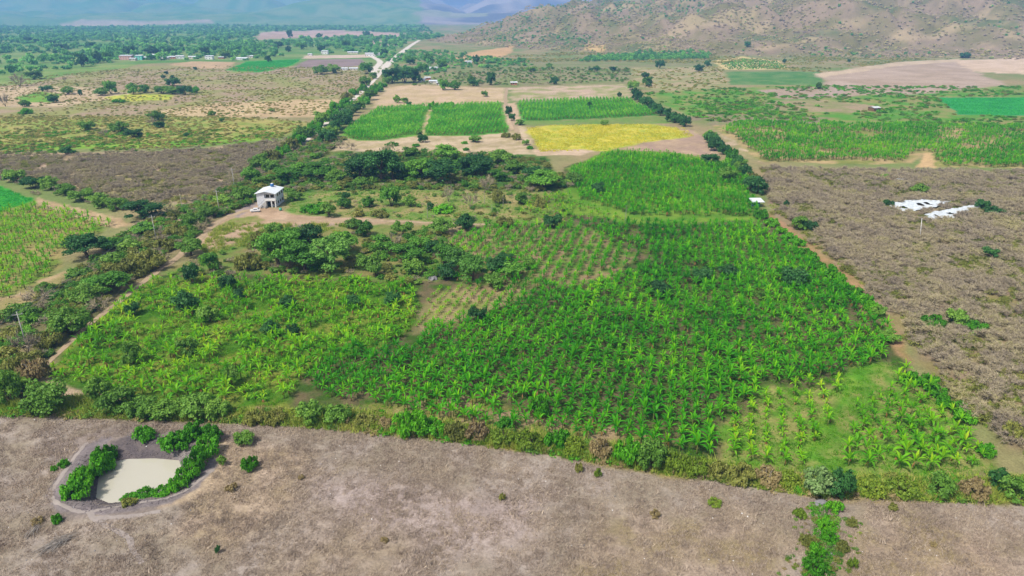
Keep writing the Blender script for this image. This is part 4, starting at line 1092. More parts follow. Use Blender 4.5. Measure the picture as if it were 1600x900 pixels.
def banana_plant(x, y, z, size, mt, label, group, r):
    root = empty('banana_plant', (x, y, z), r.uniform(0, 6.28))
    sh = r.uniform(1.2, 1.7) * size
    LL = r.uniform(1.6, 2.0) * size
    link('stem', STEM, root, sc=(size, size, sh))
    for dr, az, L, zz in leaf_plan(r, r.choice([9, 10, 11])):
        w = r.uniform(0.85, 1.15)
        link('leaf', LEAVES[mt, dr, r.randint(0, 1)], root, (0, 0, zz * sh), (0, 0, az), (L * LL, L * LL * w, L * LL))
    if r.random() < 0.55:
        o = link('dry_leaf', LEAVES['banana_dead', 3, 0], root, (0, 0, 0.85 * sh), (0, 0, r.uniform(0, 6.28)), (LL * .55,) * 3)
    tag(root, label, 'banana plant', group)

ZA = [(478, 588), (540, 548), (640, 545), (676, 508), (740, 495), (800, 470), (860, 452), (960, 436), (1020, 402), (900, 350), (990, 350), (1180, 352), (1256, 402), (1330, 466), (1398, 522), (1384, 566), (1300, 590), (1200, 608), (1130, 664), (1120, 722), (980, 698), (860, 680), (700, 660), (560, 634), (500, 618)]
ZB = [(700, 376), (760, 354), (896, 350), (1016, 402), (955, 436), (858, 450), (800, 466), (720, 448), (704, 440)]
ZBROWN = [(640, 520), (676, 450), (720, 447), (820, 452), (790, 482), (740, 495), (690, 512)]
ZC = [(888, 268), (960, 240), (1050, 246), (1150, 266), (1184, 322), (1188, 340), (990, 338), (905, 312)]
ZD = [(70, 590), (132, 516), (246, 436), (420, 438), (640, 442), (660, 480), (640, 520), (600, 548), (540, 548), (478, 588), (440, 634), (250, 634), (120, 606)]
ZE = [(1130, 664), (1200, 608), (1296, 592), (1322, 602), (1300, 660), (1276, 722), (1276, 738), (1120, 718)]
ZF = [(1328, 634), (1410, 584), (1440, 600), (1500, 660), (1558, 738), (1450, 742), (1310, 738)]
ZGAP = [(880, 300), (930, 345), (700, 372), (740, 352), (860, 346)]
ROW = R(-14)
def thin(p, keep):
    return p[rng.random(len(p)) < keep]
def noisy(p, scale, seed, lo, hi):
    f = fbm(p[:, 0], p[:, 1], scale, seed, 3)
    return p[rng.random(len(p)) < np.clip((f - lo) / (hi - lo), 0, 1)]
sets = []   # points, size range, leaf kind, zone words
pA = noisy(rows_in(ZA, 2.3, 1.6, ROW, 0.24), 7, 401, 0.14, 0.32); sets.append((pA, (0.64, 1.14), 'banana', 'in the dense middle of the plantation'))
pB = thin(rows_in(ZB, 3.1, 1.9, ROW, 0.2), 0.9); sets.append((pB, (0.65, 0.98), 'banana', 'in the young rows of the plantation'))
pN = thin(rows_in(ZBROWN, 2.5, 1.2, ROW, 0.12), 0.9); sets.append((pN, (0.4, 0.62), 'banana_y', 'in the bare brown patch of the plantation'))
pC = thin(rows_in(ZC, 2.3, 1.9, ROW, 0.35), 0.93); sets.append((pC, (0.75, 1.2), 'banana', 'in the upper block of the plantation'))
pD = noisy(rows_in(ZD, 2.4, 2.1, ROW, 0.5), 9, 402, 0.18, 0.40); sets.append((pD, (0.75, 1.2), 'banana_y', 'in the grassy left corner of the plantation'))
pE = thin(rows_in(ZE, 2.7, 1.5, R(-18), 0.15), 0.95); sets.append((pE, (0.65, 0.95), 'banana_y', 'in the thin young rows by the front hedge'))
pF = noisy(rows_in(ZF, 2.4, 2.0, ROW, 0.4), 8, 403, 0.05, 0.35); sets.append((pF, (0.75, 1.15), 'banana_y', 'in the right corner of the plantation'))
pG = noisy(rows_in([(800, 344), (826, 310), (880, 300), (905, 318), (985, 344), (900, 348)], 2.8, 2.4, ROW, 0.5), 8, 409, 0.3, 0.6); sets.append((pG, (0.6, 0.95), 'banana_y', 'above the young rows'))
allp = []
for k, (p, sr, mt, zone) in enumerate(sets):
    p = clear_of_plants(p, 0.8)
    for q in p:
        allp.append((math.hypot(q[1] + 0, q[0]), q[0], q[1], rng.uniform(*sr) * (0.8 + 0.45 * float(fbm(q[0], q[1], 9, 640, 2))), k))
allp.sort(key=lambda t: t[0] / t[3])
rb = random.Random(5)
def py_of(x, y):
    d = y * math.cos(PITCH) + CAM_H * math.sin(PITCH)
    return 450 - FOCAL * (y * math.sin(PITCH) - CAM_H * math.cos(PITCH)) / d, 800 + FOCAL * x / d
near = [(*py_of(x, y), x, y, s, k) for d_, x, y, s, k in allp[:300]]
near.sort(key=lambda t: -(t[0] - 0.105 * (t[1] - 800)))       # bands running along the front hedge
for band in range(12):
    for j, (v_, u_, x, y, s, k) in enumerate(sorted(near[band * 25:band * 25 + 25], key=lambda t: t[1])):
        look = ('tall ' if s > 1.05 else '') + {'banana': 'green banana plant', 'banana_y': 'yellowish banana plant'}[sets[k][2]]
        where = 'front row behind the hedge' if band == 0 else '%s row behind the front hedge' % ordinal(band)
        banana_plant(x, y, hz(x, y), s, sets[k][2], "%s in the %s, %s from left" % (look, where, ordinal(j)), 'banana plants near the front hedge', rb)
rest = allp[300:]
for mt, lib, nm, lab in (('banana', 'banana_green', 'banana_plants', 'mass of deep green banana plants filling the middle plantation'), ('banana_y', 'banana_yellow', 'banana_plants', 'mass of yellowish banana plants in the grassy plantation corners')):
    sel = np.array([(x, y, s) for d_, x, y, s, k in rest if sets[k][2] == mt])
    scatter(nm, sel[:, :2], sel[:, 2], lib, lab, 'banana plants', tilt=0.05)
# other fields
p = noisy(rows_in(RBAN, 2.6, 2.3, R(8), 0.5, rag=7), 14, 404, 0.26, 0.46)
scatter('banana_plants', p, rng.uniform(0.8, 1.25, len(p)), 'banana_green', 'wide banana field beyond the dry scrub on the right', 'banana plants', tilt=0.05)
p = noisy(rows_in([(-150, 345), (0, 330), (60, 320), (182, 348), (150, 366), (88, 398), (80, 432), (20, 470), (-150, 515)], 2.7, 2.4, R(20), 0.5), 10, 405, 0.05, 0.35)
p = clear_of_plants(p, 0.8)
scatter('banana_plants', p, rng.uniform(0.8, 1.15, len(p)), 'banana_yellow', 'pale green banana field at the left edge', 'banana plants', tilt=0.05)
for poly, lab, row in ((CROP1, 'tall green crop in the left plot by the road', 2.6), (CROP2, 'tall green crop in the middle plot by the sandy track', 2.6), (CROP3, 'tall dark green crop above the yellow field', 2.8)):
    p = noisy(rows_in(poly, row, 2.0, R(-3), 0.25, rag=3), 14, 411, 0.12, 0.36)
    scatter('crop', p, rng.uniform(0.95, 1.3, len(p)), 'crop_plant', lab, 'crop', tilt=0.04)
p = noisy(rows_in([(896, 256), (955, 235), (1050, 238), (1140, 256), (1100, 266), (980, 258)], 2.4, 2.4, ROW, 0.8), 8, 406, 0.2, 0.5)
scatter('crop', p, rng.uniform(0.5, 0.8, len(p)), 'banana_yellow', 'low yellow green growth between yellow field and plantation', 'crop', tilt=0.1)
# ------------------------------------------------------------------ grass, scrub and far woods
def tuft(seed, n, hgt, spread, wid, mat):
    r = np.random.default_rng(seed)
    a = r.uniform(0, 2 * math.pi, n); d = np.sqrt(r.random(n)) * spread
    b = np.stack([np.cos(a) * d, np.sin(a) * d, np.zeros(n)], 1)
    lean = r.normal(0, 0.45, (n, 2)) * hgt
    tip = b + np.stack([lean[:, 0], lean[:, 1], hgt * r.uniform(0.5, 1.1, n)], 1)
    w = np.stack([-np.sin(a), np.cos(a), np.zeros(n)], 1) * wid
    return quads_mesh("tuft", np.stack([b - w, b + w, tip], 1), M[mat])
library('straw_tuft', [tuft(i, 22, 0.30, 0.5, 0.03, 'straw') for i in range(5)])
library('grass_tuft', [tuft(20 + i, 18, 0.32, 0.5, 0.05, 'grass') for i in range(5)])
library('hedge_tuft', [tuft(40 + i, 30, 1.0, 0.7, 0.06, 'tuft') for i in range(5)])
library('dry_shrub', [twig_mesh(i, 760) for i in range(6)] + [quads_mesh("sparse_leaf", *(lambda q: (q[0], M['olive'], q[1]))(crown_faces(500 + i, 'low', 420, 0.075))) for i in range(2)])
library('field_weed', [quads_mesh("weed", *(lambda q: (q[0], M[k], q[1]))(crown_faces(600 + i, 'low', 260, 0.14))) for i, k in enumerate(['olive', 'yel', 'bush', 'lush', 'tan'])])
library('undergrowth', [quads_mesh("shrub", *(lambda q: (q[0], M[k], q[1]))(crown_faces(700 + i, sh, 700, 0.10))) for i, (k, sh) in enumerate([('bush', 'low'), ('olive', 'low'), ('bush', 'round'), ('tree', 'round'), ('olive', 'round')])] + [twig_mesh(20, 420)])
library('meadow_shrub', [quads_mesh("shrub", *(lambda q: (q[0], M[k], q[1]))(crown_faces(720 + i, 'low', 300, 0.15))) for i, k in enumerate(['meadow', 'meadow', 'olive', 'meadow', 'yel', 'meadow'])])
library('far_tree', [quads_mesh("far_crown", *(lambda q: (q[0], M['far'], q[1]))(crown_faces(800 + i, sh, 260, 0.2))) for i, sh in enumerate(['tree', 'round', 'tree', 'round', 'low', 'low'])])
library('hill_shrub', [quads_mesh("hill_shrub", *(lambda q: (q[0], M['hilltwig'], q[1]))(crown_faces(820 + i, sh, 200, 0.2))) for i, sh in enumerate(['round', 'low', 'round', 'low'])] + [quads_mesh("hill_tree", *(lambda q: (q[0], M['far'], q[1]))(crown_faces(840, 'round', 200, 0.2)))])

def WA(poly):
    return [tuple(at(*q)[:2]) for q in poly]
def vary(p, scale, seed, lo=0.35, hi=0.6):
    f = fbm(p[:, 0], p[:, 1], scale, seed, 3)
    return p[rng.random(len(p)) < np.clip((f - lo) / (hi - lo), 0, 1)]
def off_tracks(p, lines, w):
    keep = np.ones(len(p), bool)
    for line in lines:
        Wp = W(line)
        for (x0, y0), (x1, y1) in zip(Wp[:-1], Wp[1:]):
            ex, ey = x1 - x0, y1 - y0
            t = np.clip(((p[:, 0] - x0) * ex + (p[:, 1] - y0) * ey) / (ex * ex + ey * ey), 0, 1)
            keep &= np.hypot(p[:, 0] - x0 - t * ex, p[:, 1] - y0 - t * ey) > w
    return p[keep]
TRACKS = [[(30, 612), (60, 582), (98, 545), (136, 510), (190, 468), (240, 428), (275, 404), (308, 376), (336, 350), (372, 333), (400, 326)],
          [(205, 354), (228, 352), (262, 347), (300, 340)], [(466, 232), (492, 205), (512, 190), (538, 167), (560, 148), (578, 132), (590, 120)]]

# foreground dry field
p = in_view(rand_in([(q[0], min(q[1], 930)) for q in DRYF], 5.0))
p = p[sdf(WATER_POLY, p[:, 0], p[:, 1]) > 6.0]
p = p[p[:, 1] > 44]
p = vary(p, 4.0, 501, 0.15, 0.62)
scatter('dry_grass', p, rng.uniform(0.6, 1.5, len(p)), 'straw_tuft', 'short dry straw grass covering the foreground field', 'dry grass', tilt=0.1)
p = in_view(rand_in([(q[0], min(q[1], 930)) for q in DRYF], 0.5)); p = p[(p[:, 1] > 44) & (sdf(WATER_POLY, p[:, 0], p[:, 1]) > 7)]
p = vary(p, 7, 531, 0.52, 0.75)
scatter('dry_grass', p, rng.uniform(1.3, 2.4, len(p)), 'straw_tuft', 'taller straw clumps scattered over the dry field', 'dry grass', tilt=0.2)
# green grass below the plants
for poly, dens, lab in ((ZD, 2.2, 'green grass below the sparse left plants'), ([(1130, 665), (1200, 615), (1392, 560), (1420, 578), (1500, 655), (1560, 740), (1450, 746), (1260, 742), (1130, 722)], 2.2, 'green grass in the right plantation corner'),
                       ([(445, 300), (560, 285), (880, 296), (892, 345), (760, 352), (600, 341), (480, 337), (445, 328)], 0.8, 'rough green grass in the clearing by the house')):
    p = vary(rand_in(poly, dens), 6, 502, 0.2, 0.6)
    scatter('grass', p, rng.uniform(0.5, 1.2, len(p)), 'grass_tuft', lab, 'grass', tilt=0.1)
p = vary(rand_in(ZA, 1.6), 5, 503, 0.3, 0.55)
scatter('grass', p, rng.uniform(0.5, 1.0, len(p)), 'grass_tuft', 'weeds between the dense banana rows', 'grass', tilt=0.1)
p = off_tracks(vary(rand_in([(312, 390), (335, 355), (380, 345), (470, 352), (560, 345), (540, 362), (430, 366), (372, 392), (335, 400)], 0.9), 4, 516, 0.4, 0.6), TRACKS, 2.0)
scatter('yard_grass', p, rng.uniform(0.6, 1.4, len(p)), 'hedge_tuft', 'dry and green weeds on the yard below the house', 'grass', tilt=0.1)
# band along the hedge
band = [(-60, 630), (60, 632), (130, 620), (250, 642), (560, 644), (700, 664), (860, 684), (980, 702), (1100, 724), (1260, 746), (1450, 750), (1700, 746), (1700, 788), (1480, 783), (1270, 774), (1060, 744), (850, 709), (680, 687), (440, 663), (170, 654), (-60, 648)]
p = in_view(vary(rand_in(band, 3.0), 3, 504, 0.15, 0.45))
scatter('hedge_grass', p, rng.uniform(0.6, 1.5, len(p)), 'hedge_tuft', 'tall olive and straw grass along the front hedge', 'grass', tilt=0.1)
p = in_view(vary(rand_in(band, 0.9), 4, 514, 0.25, 0.5))
scatter('hedge_undergrowth', p, rng.uniform(0.6, 1.6, len(p)), 'field_weed', 'low weeds tangled through the front hedge', 'weeds', tilt=0.1)
# weeds in the ditch
p = rand_in([(1266, 788), (1304, 786), (1312, 830), (1316, 870), (1300, 925), (1244, 925), (1262, 860), (1276, 826)], 3.0)
scatter('ditch_weeds', p, rng.uniform(0.3, 0.75, len(p)), 'field_weed', 'low green creepers filling the ditch', 'weeds', idx=rng.choice([0, 2, 3, 3, 3], len(p)))
p = rand_in([(1240, 792), (1266, 788), (1262, 850), (1230, 925), (1200, 925), (1240, 850)], 1.0); p2 = rand_in([(1310, 800), (1345, 805), (1345, 880), (1320, 900), (1316, 850)], 1.0)
p = np.concatenate([p, p2])
scatter('ditch_weeds', p, rng.uniform(0.2, 0.5, len(p)), 'field_weed', 'thin weeds on both sides of the ditch', 'weeds', idx=rng.choice([0, 1, 2, 4], len(p)))
# dry scrub on the right
p = in_view(rand_in(SCRUBR, 0.36, margin=1.0)); p = p + rng.normal(0, 1.0, p.shape)
p = clear_of_plants(vary(p, 10, 505, 0.05, 0.36), 0.9)
hole = [W([(1384, 324), (1396, 319), (1440, 315), (1486, 318), (1470, 324), (1445, 330), (1420, 334), (1404, 330)]), W([(1443, 338), (1456, 333), (1490, 328), (1530, 321), (1532, 326), (1500, 335), (1490, 343), (1465, 347), (1450, 343)])]
for hp in hole: p = p[sdf(hp, p[:, 0], p[:, 1]) > 0.6]
g = fbm(p[:, 0], p[:, 1], 16, 77, 3)
ix = np.where(rng.random(len(p)) < np.clip((g - 0.42) * 2.6, 0.03, 0.55), rng.integers(6, 8, len(p)), rng.integers(0, 6, len(p)))
sx = rng.uniform(1.2, 2.6, len(p))
scatter('dry_scrub', p, np.stack([sx, sx, sx * rng.uniform(0.9, 1.3, len(p))], 1), 'dry_shrub', 'grey leafless thorn scrub covering the right side', 'scrub', idx=ix)
p = vary(in_view(rand_in(SCRUBR, 0.5)), 6, 515, 0.35, 0.7)
scatter('scrub_grass', p, rng.uniform(0.4, 1.0, len(p)), 'hedge_tuft', 'dry yellowish grass between the thorn scrub', 'dry grass', tilt=0.15)
# scrub on the left
p = in_view(rand_in(SCRUBL, 0.3)); p = p + rng.normal(0, 4.0, p.shape) * np.array([1, 1.6])
p = off_tracks(clear_of_plants(vary(p, 12, 506, 0.15, 0.45), 0.9), TRACKS, 3.5)
g = fbm(p[:, 0], p[:, 1], 22, 78, 3)
ix = np.where(rng.random(len(p)) < np.clip((g - 0.42) * 2.4, 0.04, 0.6), rng.integers(6, 8, len(p)), rng.integers(0, 6, len(p)))
sx = rng.uniform(1.2, 2.4, len(p))
scatter('dry_scrub', p, np.stack([sx, sx, sx * rng.uniform(0.8, 1.2, len(p))], 1), 'dry_shrub', 'brown and olive thorn scrub left of the road', 'scrub', idx=ix)
# verges of the track and grove floor
verge = [(-150, 600), (-80, 545), (30, 486), (100, 446), (170, 380), (230, 345), (300, 318), (380, 290), (500, 218), (540, 218), (405, 312), (330, 345), (300, 372), (240, 415), (110, 520), (45, 590), (0, 640)]
p = off_tracks(clear_of_plants(in_view(rand_in(verge, 0.28)), 0.7), TRACKS, 1.5)
scatter('roadside_undergrowth', p, rng.uniform(1.0, 2.6, len(p)), 'undergrowth', 'tangled green and grey undergrowth beside the dirt track', 'undergrowth')
for poly, dens, s0, s1, lab in (([(400, 290), (540, 240), (700, 238), (850, 250), (892, 292), (840, 300), (560, 296), (450, 300)], 0.12, 1.2, 2.8, 'green undergrowth below the trees behind the house'),
                        ([(250, 432), (350, 392), (420, 372), (700, 356), (705, 440), (640, 446), (420, 436), (300, 430)], 0.10, 0.9, 2.2, 'green undergrowth below the trees before the house'),
                        ([(445, 304), (560, 290), (880, 300), (892, 342), (760, 350), (600, 340), (480, 335)], 0.05, 0.6, 1.5, 'low green shrubs scattered over the clearing'),
                        ([(640, 134), (700, 114), (790, 106), (985, 106), (985, 128), (800, 133)], 0.02, 1.0, 2.4, 'scattered shrubs below the hill')):
    p = off_tracks(vary(rand_in(poly, dens), 10, 507, 0.2, 0.5), [[(400, 344), (540, 345), (690, 349), (766, 351)]], 2.5)
    scatter('undergrowth', p, rng.uniform(s0, s1, len(p)), 'undergrowth', lab, 'undergrowth')
# meadow and dry fields left of the road
p = vary(in_view(rand_in([(-100, 182), (200, 180), (430, 184), (480, 190), (440, 216), (250, 234), (-100, 240)], 0.16)), 25, 508, 0.2, 0.6)
scatter('meadow_shrubs', p, rng.uniform(0.5, 1.4, len(p)), 'meadow_shrub', 'yellow green shrubs dotted over the left meadow', 'shrubs')
p = vary(in_view(rand_in([(-100, 150), (60, 120), (200, 106), (330, 103), (560, 105), (588, 120), (560, 150), (500, 180), (330, 184), (0, 190)], 0.05)), 40, 509, 0.25, 0.65)
scatter('meadow_shrubs', p, rng.uniform(0.5, 1.5, len(p)), 'meadow_shrub', 'low brown shrubs in the far left fields', 'shrubs')
p = vary(in_view(rand_in([(1000, 146), (1130, 138), (1290, 134), (1700, 136), (1700, 200), (1330, 196), (1100, 190)], 0.035)), 30, 510, 0.35, 0.6)
p = p[sdf(W([(1464, 152), (1900, 149), (1900, 185), (1600, 182), (1498, 180)]), p[:, 0], p[:, 1]) > 0]
scatter('meadow_shrubs', p, rng.uniform(1.0, 2.6, len(p)), 'field_weed', 'green bushes in the fields right of the hedgerow', 'shrubs', idx=rng.choice([0, 2, 3, 3, 3], len(p)))
# low crops standing in the plain coloured plots
library('yellow_tuft', [tuft(60 + i, 14, 0.6, 0.8, 0.09, 'yellowcrop') for i in range(4)])
library('teal_tuft', [tuft(70 + i, 16, 0.5, 0.7, 0.12, 'tealcrop') for i in range(4)])
p = vary(rand_in([(824, 200), (860, 196), (1000, 194), (1070, 200), (1084, 213), (1010, 221), (945, 235), (844, 237)], 0.5), 12, 521, 0.2, 0.55)
scatter('crop', p, rng.uniform(0.7, 1.5, len(p)), 'yellow_tuft', 'ripe yellow crop standing in the middle field', 'crop', tilt=0.1)
for poly, lab in (([(1466, 154), (1640, 152), (1640, 182), (1600, 180), (1500, 178)], 'low blue green crop rows in the far right plot'), ([(354, 109), (386, 97), (470, 93), (455, 102), (410, 112)], 'low green crop rows left of the junction'), ([(-60, 280), (0, 292), (54, 312), (0, 331), (-60, 345)], 'low bright green crop at the left edge')):
    p = thin(rows_in(poly, 2.2, 1.3, 0.15, 0.2), 0.9)
    scatter('crop', p, rng.uniform(0.8, 1.3, len(p)), 'teal_tuft', lab, 'crop', tilt=0.1)
p = vary(rand_in([(-100, 205), (200, 205), (430, 200), (440, 216), (250, 236), (-100, 246)], 0.10), 14, 541, 0.4, 0.62)
scatter('meadow_shrubs', p, rng.uniform(0.8, 1.8, len(p)), 'field_weed', 'bright green weeds at the lower edge of the left meadow', 'shrubs', idx=rng.choice([0, 1, 3, 3], len(p)))
P_ = np.array(WA([(700, 102), (900, 96), (1110, 100), (1230, 110), (1280, 114), (1400, 97), (1500, 91), (1600, 87), (1600, 78), (1200, 82), (900, 80), (760, 90)]))
p = rng.uniform(P_.min(0), P_.max(0), (16000, 2)); p = vary(p[inside(P_, p)], 40, 542, 0.3, 0.6)
scatter('hill_foot_shrubs', p, rng.uniform(0.9, 2.4, len(p)), 'meadow_shrub', 'low yellowish shrubs at the foot of the hill', 'shrubs')
p = vary(rand_in([(985, 108), (1130, 104), (1136, 138), (1040, 145), (990, 134)], 0.02), 25, 543, 0.35, 0.6)
scatter('meadow_shrubs', p, rng.uniform(0.9, 2.2, len(p)), 'meadow_shrub', 'scattered low shrubs behind the dark hedgerow', 'shrubs')
# far woods on the plain
p = rand_in([(-700, 42), (660, 42), (700, 60), (640, 64), (600, 96), (575, 82), (470, 84), (370, 96), (200, 94), (120, 108), (0, 118), (-700, 130)], 0.0022)
p = p[np.abs(p[:, 0]) < 0.85 * p[:, 1]]
p = vary(p, 140, 511, 0.32, 0.52)
for poly in ([(400, 62), (405, 50), (520, 47), (632, 52), (640, 57), (520, 58)], [(80, 41), (120, 31), (180, 31), (240, 34), (335, 32), (250, 38), (150, 43)]):
    p = p[sdf(W(poly), p[:, 0], p[:, 1]) > 0]
p = off_tracks(p, [[(600, 106), (618, 90), (642, 71), (655, 63)]], 14)
scatter('far_woodland', p, rng.uniform(3.5, 8.0, len(p)), 'far_tree', 'wide belt of woodland across the hazy plain', 'woodland')
p = vary(rand_in([(600, 100), (612, 86), (640, 78), (720, 84), (780, 92), (860, 100), (780, 106), (700, 112), (640, 122)], 0.006), 40, 512, 0.25, 0.5)
scatter('far_woodland', p, rng.uniform(2.0, 4.5, len(p)), 'far_tree', 'green trees at the foot of the hill by the junction', 'woodland')
# orchard rows and vines at the foot of the hill
p = rows_in([(925, 90), (1000, 82), (1080, 80), (1110, 84), (1110, 92), (960, 96), (900, 97)], 10, 9, 0.1, 0.8, WA)
scatter('orchard', p, rng.uniform(2.8, 4.2, len(p)), 'far_tree', 'rows of green orchard trees below the hill', 'orchard', idx=rng.choice([0, 1], len(p)))
p = rows_in([(1125, 100), (1160, 92), (1215, 97), (1232, 108), (1140, 109)], 6, 8, 0.6, 0.6, WA)
scatter('orchard', p, rng.uniform(1.0, 1.8, len(p)), 'far_tree', 'young orchard rows on pale sand', 'orchard', idx=rng.choice([1, 3], len(p)))
p = rows_in([(1090, 163), (1200, 160), (1208, 176), (1110, 180)], 5, 4, 0.2, 0.5)
scatter('orchard', p, rng.uniform(0.9, 1.5, len(p)), 'field_weed', 'low orchard rows beyond the hedgerow', 'orchard', idx=rng.choice([2, 3], len(p)))
# hill scrub
P_ = rng.uniform((-350, 1000), (2600, 2600), (120000, 2))
P_ = P_[inside(HILL_POLY, P_, 8)]
P_ = P_[np.abs(P_[:, 0]) < 0.86 * P_[:, 1]]
hh = H(P_[:, 0], P_[:, 1])
P_ = P_[hh < 75 + 0.09 * P_[:, 1]]
P_ = vary(P_, 70, 513, 0.05, 0.45)
gu = gully(P_[:, 0], P_[:, 1])
P_ = P_[rng.random(len(P_)) < 1.1 - 0.85 * gu]
gu = gully(P_[:, 0], P_[:, 1])
gg = fbm(P_[:, 0], P_[:, 1], 150, 79, 3)
ix = np.where(rng.random(len(P_)) < np.clip((gg - 0.5) * 2.0 + 0.55 * (0.45 - gu), 0.03, 0.75), 4, rng.integers(0, 4, len(P_)))
scatter('hill_scrub', P_, rng.uniform(1.2, 3.6, len(P_)) , 'hill_shrub', 'grey and olive scrub covering the dry hill', 'scrub', idx=ix)
# ------------------------------------------------------------------ the air
def haze():
    m, nt, N, L, out = new_mat("hazy_air")
    v = N.new("ShaderNodeVolumePrincipled")
    v.inputs["Color"].default_value = (0.23, 0.49, 1.0, 1)
    v.inputs["Density"].default_value = 1.7e-4
    v.inputs["Anisotropy"].default_value = 0.0
    L.new(v.outputs[0], out.inputs["Volume"])
    mb = MB().box(-32000, 32000, -1500, 10500, -3.0, 430)
    o = mb.build('haze', m)
    tag(o, 'thin blue haze hanging over the whole valley', 'haze', kind='stuff')
haze()
# ------------------------------------------------------------------ the white house
def window(parent, x0, x1, z0, z1, y, facing, frame_mat, glass_mat=None):
    """a framed window set in a wall; facing 'y' looks to -Y at depth y, 'x' looks to +X at x = y"""
    fr, gl = MB(), MB()
    t, d = 0.09, 0.06
    def bx(mb, a0, a1, c0, c1, d0, d1):
        if facing == 'y': mb.box(a0, a1, y - d1, y - d0, c0, c1)
        else: mb.box(y + d0, y + d1, a0, a1, c0, c1)
    bx(fr, x0, x1, z1 - t, z1, 0.003, d); bx(fr, x0, x1, z0, z0 + t, 0.003, d + 0.03)
    bx(fr, x0, x0 + t, z0 + t, z1 - t, 0.003, d); bx(fr, x1 - t, x1, z0 + t, z1 - t, 0.003, d)
    bx(fr, (x0 + x1) / 2 - t / 3, (x0 + x1) / 2 + t / 3, z0 + t, z1 - t, 0.012, d - 0.01)
    bx(gl, x0 + t, x1 - t, z0 + t, z1 - t, 0.003, 0.01)
    w = fr.build('window', frame_mat, parent)
    gl.build('pane', glass_mat or M['glass'], w)
    return w

